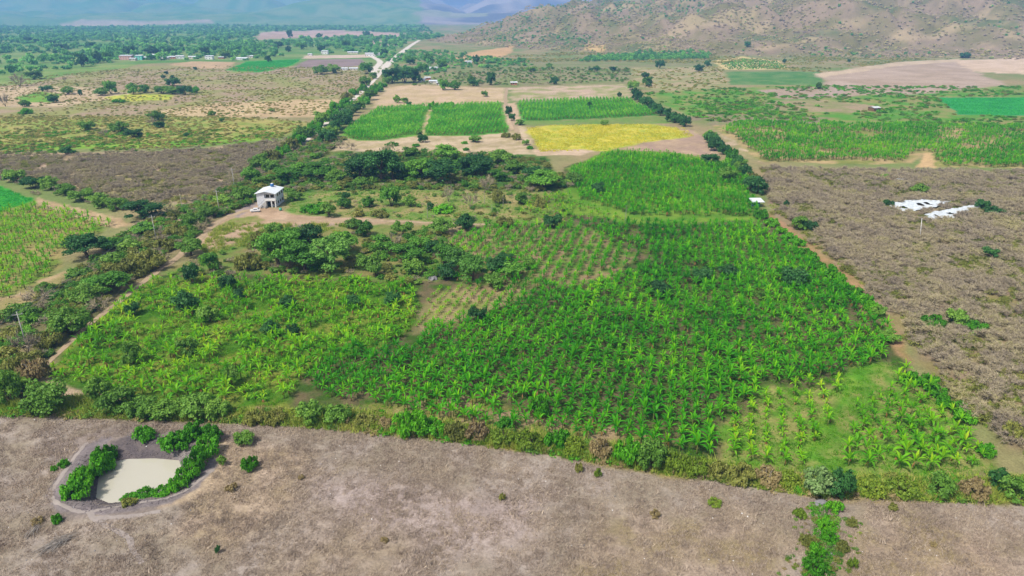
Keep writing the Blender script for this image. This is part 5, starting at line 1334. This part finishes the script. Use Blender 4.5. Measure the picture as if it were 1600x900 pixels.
def white_house():
    p = at(417.5, 324)
    p.z = hz(p.x, p.y + 5) - 0.02
    root = empty('house', p)
    Wd, D, h1, h2 = 7.2, 9.8, 2.75, 5.4
    x0, x1, y0, y1 = -Wd / 2, Wd / 2, 0.0, D
    # walls: the right half of the front is a recess below a balcony
    ex0 = x0 + 3.0
    mb = MB()
    mb.box(x0, x1, y0 + 1.6, y1, 0, h2)
    mb.box(x0, ex0, y0, y0 + 1.6, 0, h2)
    mb.build('wall', M['wall'], root)
    # upper front room above the porch, white
    MB().box(ex0 + 0.003, x1 - 0.003, y0 + 0.9, y0 + 1.6, h1, h2).build('front_wall', M['white'], root)
    b = MB().box(ex0, x1 + 0.1, y0 - 0.35, y0 + 0.9, h1 - 0.18, h1).build('balcony', M['concrete'], root)
    MB().box(ex0, x1 + 0.1, y0 - 0.35, y0 - 0.25, h1, h1 + 0.85).box(x1, x1 + 0.1, y0 - 0.25, y0 + 0.9, h1, h1 + 0.85).build('railing', M['white'], b)
    for cx in (ex0 + 2.6, x1 - 0.16):
        MB().box(cx - 0.16, cx + 0.16, y0 - 0.3, y0 + 0.02, 0, h1 - 0.18).build('column', M['white'], root)
    d = MB().box(ex0 + 0.5, ex0 + 1.5, y0 + 1.53, y0 + 1.597, 0.02, 2.1).build('door', M['darkroom'], root)
    MB().box(ex0 + 0.55, ex0 + 0.62, y0 + 1.49, y0 + 1.527, 1.0, 1.1).build('handle', M['dirtytin'], d)
    window(root, ex0 + 1.9, ex0 + 3.7, 0.9, 2.1, y0 + 1.6, 'y', M['wood'])
    window(root, ex0 + 0.35, ex0 + 1.65, h1 + 0.95, h1 + 2.1, y0 + 0.9, 'y', M['wood'])
    window(root, ex0 + 2.05, ex0 + 3.45, h1 + 0.95, h1 + 2.1, y0 + 0.9, 'y', M['wood'])
    for k, yy in enumerate((2.4, 4.9, 7.4)):
        window(root, yy, yy + 1.1, h1 + 1.0, h1 + 2.0, x1, 'x', M['wood'])
        window(root, yy, yy + 1.1, 1.0, 2.0, x1, 'x', M['wood'])
    # outside stair in front of the plain wall
    st = MB()
    n = 12
    for i in range(n):
        xx = x0 + 0.6 + i * 0.27
        st.box(xx, xx + 0.27, y0 - 1.1, y0 - 0.1, 0, (i + 1) * (h1 / n) - 0.02)
    s_ = st.build('stair', M['concrete'], root)
    MB().tube([(x0 + 0.6, y0 - 1.05, 0.95), (x0 + 0.6 + n * 0.27, y0 - 1.05, h1 + 0.9)], [0.03, 0.03], 5).tube([(x0 + 0.7, y0 - 1.05, 0.2), (x0 + 0.7, y0 - 1.05, 1.0)], [0.025, 0.025], 5).tube([(x0 + 2.2, y0 - 1.05, 1.4), (x0 + 2.2, y0 - 1.05, 2.4)], [0.025, 0.025], 5).build('handrail', M['black'], s_)
    # low gable roof of pale sheets with its ridge running away from the camera
    ov = 0.6
    rz0, rz1 = h2 + 0.03, h2 + 0.95
    rf = MB()
    xa, xb, ya, yb, th = x0 - ov, x1 + ov * 0.7, y0 - 0.55, y1 + 0.5, 0.09
    xm = (xa + xb) / 2
    for (xe, s) in ((xa, -1), (xb, 1)):
        ns = 9
        for k in range(ns):          # one sheet after the other, each lapping a little over the next
            u0, u1 = ya + (yb - ya) * k / ns, ya + (yb - ya) * (k + 1) / ns + 0.05
            lift = 0.012 * (k % 2)
            q = [(xm, u0, rz1 + lift), (xm, u1, rz1 + lift), (xe, u1, rz0 + lift), (xe, u0, rz0 + lift)]
            if s > 0: q = q[::-1]
            o = MB().face(q[::-1]).face([(a, b_, c - th) for a, b_, c in q])
            for i in range(4):
                a, b_ = q[i], q[(i + 1) % 4]
                o.face([a, b_, (b_[0], b_[1], b_[2] - th), (a[0], a[1], a[2] - th)])
            if k == 0 and s < 0: roof = o.build('roof', M['tin'], root)
            else: o.build('roof_sheet', M['tin'], roof)
    # gable ends
    MB().face([(x0, y1 - 0.01, h2), (x1, y1 - 0.01, h2), (xm, y1 - 0.01, rz1 - 0.12)]).build('gable', M['wall'], root)
    MB().face([(x0, y0 + 0.02, h2), (x1, y0 + 0.02, h2), (xm, y0 + 0.02, rz1 - 0.12)]).build('gable', M['wall'], root)
    tag(root, 'two storey grey white house with pale sheet metal roof', 'house')
    # blue water tank on the roof
    tk = empty('water_tank', (p.x + xm + 0.2, p.y + D - 1.6, p.z + rz1 - 0.1))
    MB().tube([(0, 0, 0), (0, 0, 0.15), (0, 0, 1.05), (0, 0, 1.2)], [0.68, 0.72, 0.72, 0.5], 14).build('tank_body', M['blue'], tk, True)
    MB().tube([(0, 0, 1.19), (0, 0, 1.32)], [0.52, 0.4], 12).build('lid', M['white'], tk, True)
    tag(tk, 'blue water tank with white lid on the house roof', 'water tank')
white_house()

def small_car():
    p = at(399, 331)
    root = empty('car', p, R(12))
    L_, W_ = 3.5, 1.55
    prof = [(-1.75, 0.45), (-1.72, 0.85), (-1.0, 0.95), (-0.55, 1.42), (0.95, 1.45), (1.5, 0.95), (1.74, 0.85), (1.75, 0.42)]
    mb = MB()
    for s in (-1, 1):
        pts = [(x, s * (W_ / 2 if z < 1.0 else W_ / 2 - 0.13), z) for x, z in prof]
        mb.face(pts if s < 0 else pts[::-1])
    for (xa, za), (xb, zb) in zip(prof, prof[1:] + prof[:1]):
        wa = W_ / 2 if za < 1.0 else W_ / 2 - 0.13; wb = W_ / 2 if zb < 1.0 else W_ / 2 - 0.13
        mb.face([(xa, -wa, za), (xa, wa, za), (xb, wb, zb), (xb, -wb, zb)])
    mb.build('body', M['carwhite'], root)
    MB().face([(-0.98, -0.62, 0.985), (-0.98, 0.62, 0.985), (-0.58, 0.58, 1.40), (-0.58, -0.58, 1.40)]).build('windscreen', M['glass'], root, loc=(-0.02, 0, 0.015))
    MB().face([(0.99, -0.58, 1.40), (0.99, 0.58, 1.40), (1.46, 0.62, 1.0), (1.46, -0.62, 1.0)]).build('rear_window', M['glass'], root, loc=(0.02, 0, 0.015))
    for s in (-1, 1):
        MB().box(-0.45, 0.85, s * 0.69 - 0.012, s * 0.69 + 0.012, 1.0, 1.36).build('side_window', M['glass'], root, loc=(0, s * 0.05, 0))
        for x in (-1.1, 1.1):
            w = MB().tube([(x, s * 0.60, 0.3), (x, s * 0.80, 0.3)], [0.3, 0.3], 12).build('wheel', M['rubber'], root)
            MB().tube([(x, s * 0.80, 0.3), (x, s * 0.815, 0.3)], [0.17, 0.16], 10).build('rim', M['dirtytin'], w)
        MB().box(-1.775, -1.74, s * 0.55 - 0.14, s * 0.55 + 0.14, 0.66, 0.80).build('headlight', M['white'], root)
    MB().box(-1.80, -1.76, -0.7, 0.7, 0.40, 0.56).build('bumper', M['black'], root)
    tag(root, 'small white car parked in the yard before the house', 'car')
small_car()

def motorbike(px, py, rz, lab):
    root = empty('motorcycle', at(px, py), rz)
    for x in (-0.62, 0.62):
        w = MB().tube([(x, -0.05, 0.3), (x, 0.05, 0.3)], [0.3, 0.3], 12).build('wheel', M['rubber'], root)
        MB().tube([(x, -0.055, 0.3), (x, 0.055, 0.3)], [0.06, 0.06], 8).build('hub', M['dirtytin'], w)
    MB().tube([(-0.62, 0, 0.3), (-0.35, 0, 0.85), (-0.25, 0, 1.0)], [0.035, 0.035, 0.03], 5).tube([(0.62, 0, 0.3), (0.1, 0, 0.4), (-0.3, 0, 0.8)], [0.04, 0.06, 0.04], 5).build('frame', M['black'], root)
    MB().tube([(-0.3, 0, 0.78), (-0.1, 0, 0.86), (0.1, 0, 0.8)], [0.08, 0.14, 0.09], 8).build('fuel_tank', M['blue'], root, True)
    MB().tube([(0.08, 0, 0.78), (0.4, 0, 0.8), (0.68, 0, 0.84)], [0.09, 0.12, 0.07], 8).build('seat', M['black'], root, True)
    MB().tube([(-0.25, -0.32, 1.05), (-0.28, 0, 1.0), (-0.25, 0.32, 1.05)], [0.02, 0.025, 0.02], 5).build('handlebar', M['black'], root)
    tag(root, lab, 'motorcycle', 'motorcycles in front of the house')
motorbike(411, 325.2, R(70), 'dark motorcycle by the foot of the house stair')
motorbike(416, 325.6, R(100), 'dark motorcycle in front of the house porch')
def barrel():
    root = empty('barrel', at(438.5, 329))
    MB().tube([(0, 0, 0), (0, 0, 0.3), (0, 0, 0.33), (0, 0, 0.62), (0, 0, 0.65), (0, 0, 0.98)], [0.5, 0.53, 0.56, 0.56, 0.53, 0.5], 14).build('barrel_body', M['teal'], root, True)
    MB().tube([(0, 0, 0.98), (0, 0, 1.04)], [0.46, 0.46], 14).build('lid', M['teal'], root)
    tag(root, 'green plastic barrel right of the house', 'barrel')
barrel()

# ------------------------------------------------------------------ poles and wires
POLE_TOPS = []
def pole(px, py, h, lab, arms=True, lean=0.0, rz=R(50), r0=0.15, mat='concrete', group='utility poles along the dirt track'):
    p = at(px, py)
    root = empty('utility_pole', p, rz)
    root.rotation_euler = (0, lean, rz)
    MB().tube([(0, 0, -0.2), (0, 0, h * 0.5), (0, 0, h)], [r0, r0 * 0.8, r0 * 0.55], 8).build('post', M[mat], root, True)
    if arms:
        a = MB().box(-1.0, 1.0, -0.06, 0.06, h - 0.62, h - 0.5).build('crossarm', M['concrete'], root)
        for x in (-0.9, 0.0, 0.9):
            z0 = h - 0.5 if x else h
            MB().tube([(x, 0, z0), (x, 0, z0 + 0.1), (x, 0, z0 + 0.22)], [0.04, 0.08, 0.05], 7).build('insulator', M['dirtytin'], a)
    tag(root, lab, 'utility pole', group)
    c, s = math.cos(rz), math.sin(rz)
    POLE_TOPS.append([(p.x + x * c, p.y + x * s, p.z + (h - 0.28 if x else h + 0.22)) for x in (-0.9, 0.0, 0.9)])
    return root
pole(43, 545, 9.0, 'concrete utility pole leaning beside the left dirt track', rz=R(30))
pole(245, 378, 9.0, 'concrete utility pole with crossarm among the roadside bushes', rz=R(30))
pole(343.5, 334, 9.0, 'concrete utility pole left of the house yard', rz=R(30))
pole(367, 296, 9.0, 'concrete utility pole behind the house yard', rz=R(30))
pole(286, 331, 7.0, 'thin plain pole in the scrub left of the yard', False, r0=0.09)
POLE_TOPS.pop()
def wires():
    first = POLE_TOPS[0]; off = Vector(POLE_TOPS[0][1]) - Vector(POLE_TOPS[1][1])
    runs = [[tuple(Vector(q) + off * 0.75) for q in first]] + POLE_TOPS
    names = ['left', 'middle', 'right']
    for k in range(3):
        mb = MB()
        for a, b_ in zip(runs[:-1], runs[1:]):
            A, B = Vector(a[k]), Vector(b_[k])
            pts = []
            for i in range(13):
                t = i / 12
                q = A.lerp(B, t); q.z -= 4 * 0.018 * (B - A).length * t * (1 - t)
                pts.append(q)
            mb.tube(pts, [0.022] * 13, 4, False)
        o = mb.build('power_line', M['wire'])
        tag(o, '%s of the three thin power lines strung between the roadside poles' % {'left': 'leftmost', 'middle': 'middle one', 'right': 'rightmost'}[names[k]], 'power line', 'power lines on the roadside poles')
wires()
pole(1437, 375, 7.6, 'thin pale pole standing alone in the dry scrub', False, lean=R(-7), rz=0, r0=0.11, mat='white', group=None)
POLE_TOPS.pop()
def dead_trunk(px, py, h, lab, seed):
    r = random.Random(seed)
    root = empty('dead_tree', at(px, py))
    MB().tube([(0, 0, -0.1), (0.1, 0, h * 0.5), (0.0, 0.1, h)], [0.12, 0.08, 0.03], 6).build('trunk', M['greybark'], root)
    for i in range(4):
        z = h * r.uniform(0.45, 0.9); a = r.uniform(0, 6.28); L_ = r.uniform(0.6, 1.4)
        MB().tube([(0.05, 0, z), (math.cos(a) * L_, math.sin(a) * L_, z + L_ * 0.8)], [0.04, 0.012], 5).build('branch', M['greybark'], root)
    tag(root, lab, 'dead tree', 'dead trees in the clearing')
for i, (x, y, h, lab) in enumerate([(668, 341, 5.6, 'bare pale trunk beside the clearing track'), (786, 322, 4.6, 'slim pale dead tree at the right of the clearing'), (757, 318, 5.2, 'pale dead tree in the middle of the clearing'), (705, 300, 4.2, 'forked grey dead tree below the dark grove'), (768, 334, 3.6, 'short pale dead tree near the banana rows'), (977, 346, 6.0, 'thin pale dead trunk between two banana blocks')]):
    dead_trunk(x, y, h, lab, i)

# ------------------------------------------------------------------ shed, plastic sheeting and frames in the scrub
def shed():
    root = empty('shed', at(1184, 324))
    s, _ = px_scale(root.location)
    w, d, h = 17 * s, 4.0, 2.3
    MB().face([(-w / 2 - .3, -.4, h - .15), (w / 2 + .3, -.4, h - .15), (w / 2, d, h + .45), (-w / 2 - .6, d, h + .45)]).face([(-w / 2 - .6, d, h + .37), (w / 2, d, h + .37), (w / 2 + .3, -.4, h - .23), (-w / 2 - .3, -.4, h - .23)]).build('roof', M['tin'], root)
    for x in (-w / 2, w / 2):
        for y, z in ((0, h - .2), (d - .2, h + .36)):
            MB().tube([(x, y, -0.1), (x, y, z)], [0.07, 0.06], 6).build('post', M['wood'], root)
    MB().box(-w / 2 + .2, w / 2 - .8, 1.6, 1.75, 0, 1.7).build('back_wall', M['blue'], root)
    tag(root, 'open shed with white sheet roof beside the dark hedgerow', 'shed')
shed()

def sheeting(poly, holes, lab, seed):
    P = np.array(W(poly)); lo, hi = P.min(0), P.max(0)
    st = 0.3
    gx, gy = np.arange(lo[0], hi[0] + st, st), np.arange(lo[1], hi[1] + st, st)
    X, Y = np.meshgrid(gx, gy, indexing='ij')
    x, y = X.ravel(), Y.ravel()
    xw = x + 0.5 * (fbm(x, y, 1.6, seed, 2) - .5); yw = y + 2.0 * (fbm(x, y, 2.2, seed + 5, 2) - .5)
    d = sdf(P, xw, yw)
    for hx, hy, hr in holes:
        q = flat_at(hx, hy); d = np.maximum(d, hr - np.hypot(xw - q[0], (yw - q[1]) * 0.5))
    z = H(x, y) + 0.3 + 0.9 * fbm(x, y, 2.2, seed + 9, 3) + 0.35 * np.abs(fbm(x, y, 0.9, seed + 19, 2) - 0.5)
    ny = len(gy)
    v = np.stack([x, y, z], 1)
    f = []
    for i in range(len(gx) - 1):
        for j in range(ny - 1):
            a = i * ny + j
            if max(d[a], d[a + 1], d[a + ny], d[a + ny + 1]) < 0: f.append((a, a + ny, a + ny + 1, a + 1))
    me = bpy.data.meshes.new("plastic_sheeting"); me.from_pydata(v.tolist(), [], f); me.materials.append(M['plastic'])
    bm = bmesh.new(); bm.from_mesh(me); bmesh.ops.delete(bm, geom=[q for q in bm.verts if not q.link_faces], context='VERTS'); bm.to_mesh(me); bm.free()
    me.polygons.foreach_set("use_smooth", [True] * len(me.polygons)); me.update()
    o = link('plastic_sheeting', me)
    m_ = o.modifiers.new("thickness", 'SOLIDIFY'); m_.thickness = 0.02
    tag(o, lab, 'plastic sheeting', 'white plastic sheets in the scrub')
sheeting([(1382, 323), (1395, 318), (1440, 314), (1488, 316), (1474, 324), (1445, 329), (1420, 335), (1404, 331)], [(1411, 327, .9), (1438, 323, .9), (1449, 321, 1.1)], 'torn white plastic sheeting left of the pair in the scrub', 3)
sheeting([(1440, 338), (1456, 333), (1490, 329), (1531, 320), (1534, 326), (1502, 335), (1490, 343), (1465, 347), (1450, 344)], [(1484, 337, .8), (1462, 340, .5), (1516, 329, .8)], 'torn white plastic sheeting right of the pair in the scrub', 13)
def slat_frame(px, py, n, w, rz, lab):
    p = at(px, py)
    root = empty('slatted_frame', p, rz)
    for i in range(n):
        MB().box(-w / 2, w / 2, i * 0.85, i * 0.85 + 0.4, 1.2 + 0.05 * i, 1.26 + 0.05 * i).build('slat', M['plastic'], root)
    for x in (-w / 2 + .15, w / 2 - .15):
        MB().box(x - .05, x + .05, -0.1, n * 0.85 - .3, 1.10, 1.19).build('rail', M['wood'], root)
        for y in (0.1, n * 0.85 - .6):
            MB().tube([(x, y, -.1), (x, y, 1.1)], [.05, .05], 5).build('leg', M['wood'], root)
    tag(root, lab, 'frame', 'slatted frames in the scrub')
slat_frame(1407, 287, 5, 2.6, R(-20), 'larger white slatted frame standing in the dry scrub')
slat_frame(1421, 292, 4, 1.8, R(15), 'smaller white slatted frame standing in the dry scrub')

# ------------------------------------------------------------------ brush pile, stones and culvert in the foreground
def brush_pile(px, py, L_, W_, n, rz, lab):
    root = empty('brush_pile', at(px, py), rz)
    r = random.Random(int(px))
    for i in range(n):
        x, y = r.uniform(-L_ / 2, L_ / 2) * .6, r.uniform(-W_ / 2, W_ / 2)
        a = r.gauss(0, 0.35); l = r.uniform(.5, 1) * L_ * .5; z = r.uniform(0.05, .5)
        MB().tube([(x - math.cos(a) * l, y - math.sin(a) * l, max(.03, z - r.uniform(0, .3))), (x, y, z + .12), (x + math.cos(a) * l, y + math.sin(a) * l, max(.03, z + r.uniform(-.2, .35)))], [.045, .035, .012], 5).build('stick', M['greybark'], root)
    tag(root, lab, 'brush pile', 'heaps of cut branches')
brush_pile(93, 850, 4.2, 1.6, 40, R(55), 'grey heap of cut branches below the pond')
brush_pile(54, 832, 2.2, 0.9, 14, R(80), 'small heap of thin branches left of the larger heap')
def stones(pts):
    for i, (px, py, s, lab) in enumerate(pts):
        r = random.Random(i)
        bm = bmesh.new(); bmesh.ops.create_icosphere(bm, subdivisions=2, radius=1)
        for v in bm.verts: v.co *= r.uniform(.8, 1.15)
        me = bpy.data.meshes.new('stone'); bm.to_mesh(me); bm.free(); me.materials.append(M['rock'])
        p = at(px, py)
        o = link('stone', me, None, (p.x, p.y, p.z + s * .1), (0, 0, i), (s, s * .8, s * .5))
        tag(o, lab, 'stone', 'stones about the place')
stones([(1283, 786, 0.9, 'large grey stone at the head of the ditch'), (1276, 790, 0.6, 'smaller grey stone left of the large ditch stone'), (1292, 792, 0.55, 'grey stone right of the large ditch stone'),
        (1296, 866, 0.5, 'grey stone in the lower ditch'), (1287, 862, 0.6, 'grey stone beside the lower ditch bushes'), (676, 436, 1.6, 'pale grey rock heap stone at the plantation edge'), (686, 428, 1.2, 'pale grey rock beside the plantation trees'),
        (680, 432, 1.0, 'smaller pale rock between two larger rocks')])
def pebbles():
    """pale pebbles and clods thrown over the field"""
    r = np.random.default_rng(3)
    mb = []
    for i in range(2):
        bm = bmesh.new(); bmesh.ops.create_icosphere(bm, subdivisions=1, radius=1)
        rr = random.Random(i)
        for v in bm.verts: v.co *= rr.uniform(.7, 1.2)
        me = bpy.data.meshes.new('pebble'); bm.to_mesh(me); bm.free(); me.materials.append(M['white' if i == 0 else 'rock']); mb.append(me)
    library('pebble', mb)
    p = in_view(rand_in([(q[0], min(q[1], 930)) for q in DRYF], 0.035)); p = p[p[:, 1] > 44]
    p = p[sdf(WATER_POLY, p[:, 0], p[:, 1]) > 1]
    scatter('pebbles', p, rng.uniform(0.05, 0.14, len(p)), 'pebble', 'pale pebbles strewn over the dry field', 'pebbles')
    # clods on the pond bank
    q = rng.uniform((min(a for a, b in WATER_POLY) - 5, min(b for a, b in WATER_POLY) - 5), (max(a for a, b in WATER_POLY) + 5, max(b for a, b in WATER_POLY) + 6), (2600, 2))
    d = sdf(WATER_POLY, q[:, 0], q[:, 1]); q = q[(d > 0.4) & (d < 4.2)]
    library('clod', [mud_clod(i) for i in range(3)])
    scatter('mud_clods', q, rng.uniform(0.06, 0.2, len(q)), 'clod', 'dark mud clods trampled round the pond', 'mud')
def mud_clod(i):
    bm = bmesh.new(); bmesh.ops.create_icosphere(bm, subdivisions=1, radius=1)
    rr = random.Random(i + 50)
    for v in bm.verts: v.co = v.co * rr.uniform(.7, 1.25); v.co.z *= .6
    me = bpy.data.meshes.new('clod'); bm.to_mesh(me); bm.free(); me.materials.append(M['mud']); return me
M['mud'] = plain_material("dark_mud", (100, 92, 92), 0.9, 0.3, 0.25, 2)
pebbles()

# ------------------------------------------------------------------ far buildings
def far_house(px, py, wpx, hpx, wall, roof, lab, depth=7.0, rz=0.0, gable=True, nwin=2, group='far village houses'):
    p = at(px, py)
    s, _ = px_scale(p)
    w, h = wpx * s, max(2.6, hpx * s * 0.8)
    root = empty('building', p, rz)
    x0, x1 = -w / 2, w / 2
    MB().box(x0, x1, 0, depth, -0.3, h).build('wall', M[wall], root)
    ov = 0.5
    if gable:
        zr = h + 0.14 * depth
        mb = MB()
        for ya, yb in ((-ov, depth / 2), (depth + ov, depth / 2)):
            q = [(x0 - ov, ya, h - .05), (x1 + ov, ya, h - .05), (x1 + ov, yb, zr), (x0 - ov, yb, zr)]
            if ya > yb: q = q[::-1]
            mb.face(q).face([(a, b_, c - .1) for a, b_, c in q[::-1]])
        mb.face([(x0, 0.02, h), (x0, depth - .02, h), (x0, depth / 2, zr - .12)]).face([(x1, 0.02, h), (x1, depth / 2, zr - .12), (x1, depth - .02, h)])
        mb.build('roof', M[roof], root)
    else:
        mb = MB().face([(x0 - ov, -ov, h + .1), (x1 + ov, -ov, h + .1), (x1 + ov, depth + ov, h + .8), (x0 - ov, depth + ov, h + .8)]).face([(x0 - ov, depth + ov, h + .7), (x1 + ov, depth + ov, h + .7), (x1 + ov, -ov, h), (x0 - ov, -ov, h)])
        mb.build('roof', M[roof], root)
    fl = 2 if h > 4.5 else 1
    for k in range(fl):
        z = 0.9 + k * 2.8
        for i in range(nwin):
            xx = x0 + w * (i + 0.7) / (nwin + 0.6)
            f = MB().box(xx - .75, xx + .75, -0.08, -0.003, z, z + 1.2).build('window', M['white'], root)
            MB().box(xx - .62, xx + .62, -0.10, -0.083, z + .12, z + 1.08).build('pane', M['glass'], f)
    MB().box(x0 + .3, x0 + 1.3, -0.06, -0.003, 0.0, 2.1).build('door', M['wood'], root)
    tag(root, lab, 'building', group)
VILL = [
    (196, 94, 19, 8, 'pink', 'tin', 'two storey pink house with white roof in the far village', 9, 0, False, 4), (217, 94, 10, 8, 'turq', 'tin', 'turquoise house in the far village', 8, 0.1, False, 2),
    (207, 95, 9, 4, 'cream', 'dirtytin', 'low cream house between the pink and turquoise houses', 7, 0, True, 2), (226, 93, 10, 4, 'white', 'tin', 'white house just right of the turquoise house', 7, 0, True, 2),
    (243, 89, 12, 4, 'white', 'tin', 'white roofed house behind the dark village trees', 8, 0.1, True, 2), (256, 93, 14, 4, 'cream', 'tin', 'long pale house in the middle of the village', 7, 0, True, 3),
    (269, 92, 10, 4, 'brick', 'tin', 'brick house with white roof mid village', 7, 0, True, 2), (281, 92, 12, 5, 'white', 'dirtytin', 'grey roofed house right of the brick house', 8, 0.2, True, 2),
    (300, 92, 11, 4, 'cream', 'tin', 'cream house near the right end of the village', 7, 0, True, 2), (326, 93, 12, 6, 'white', 'tin', 'white house at the right end of the village', 8, 0, False, 2),
    (134, 97, 9, 3, 'cream', 'tin', 'pale house half hidden by trees left of the village', 7, 0, True, 2), (345, 92, 8, 3, 'brick', 'dirtytin', 'small brick house right of the village', 6, 0, True, 1),
    (377, 94, 17, 3, 'white', 'tin', 'long white shed left of the bright green field', 9, 0, True, 3), (390, 91, 10, 4, 'cream', 'tin', 'small cream house above the bright green field', 7, 0, True, 2),
    (507, 85, 10, 6, 'white', 'tin', 'tall white house left of the junction', 8, 0, False, 2), (551, 84, 16, 2, 'cream', 'tin', 'long low shed left of the junction', 8, 0, True, 3), (484, 87, 6, 3, 'white', 'tin', 'tiny white house far left of the junction', 6, 0, True, 1),
    (582, 88, 22, 5, 'white', 'dirtytin', 'long pale building at the road junction', 9, 0.1, True, 4), (538, 110, 10, 3, 'white', 'tin', 'left white roofed shed below the junction', 6, 0.1, True, 1), (552, 110, 13, 3, 'cream', 'tin', 'right pale roofed shed below the junction', 6, 0, True, 2),
    (659, 128, 11, 4, 'white', 'dirtytin', 'small white house beside the big dark tree', 7, 0.1, True, 2), (679, 131, 17, 4, 'cream', 'tin', 'long white roofed farm building right of the big dark tree', 6, 0, False, 2), (668, 125, 9, 3, 'brick', 'dirtytin', 'brick hut behind the farm building', 6, 0, True, 1), (685, 133, 6, 3, 'white', 'tin', 'little white hut before the farm building', 5, 0, True, 1),
    (678, 109, 12, 4, 'white', 'dirtytin', 'pale house at the foot of the hill', 7, 0.3, True, 2), (690, 106, 10, 3, 'cream', 'tin', 'small pale house right of the hill foot house', 7, 0.2, True, 1), (732, 99, 10, 2, 'white', 'tin', 'low white shed below the tan slope', 6, 0, True, 1),
    (803, 133, 10, 2, 'brick', 'dirtytin', 'low brown shed above the bare field', 6, 0, True, 1), (1370, 174, 12, 3, 'wood', 'dirtytin', 'weathered grey hut in the green fields on the right', 6, 0.3, True, 1)]
for a in VILL: far_house(*a)
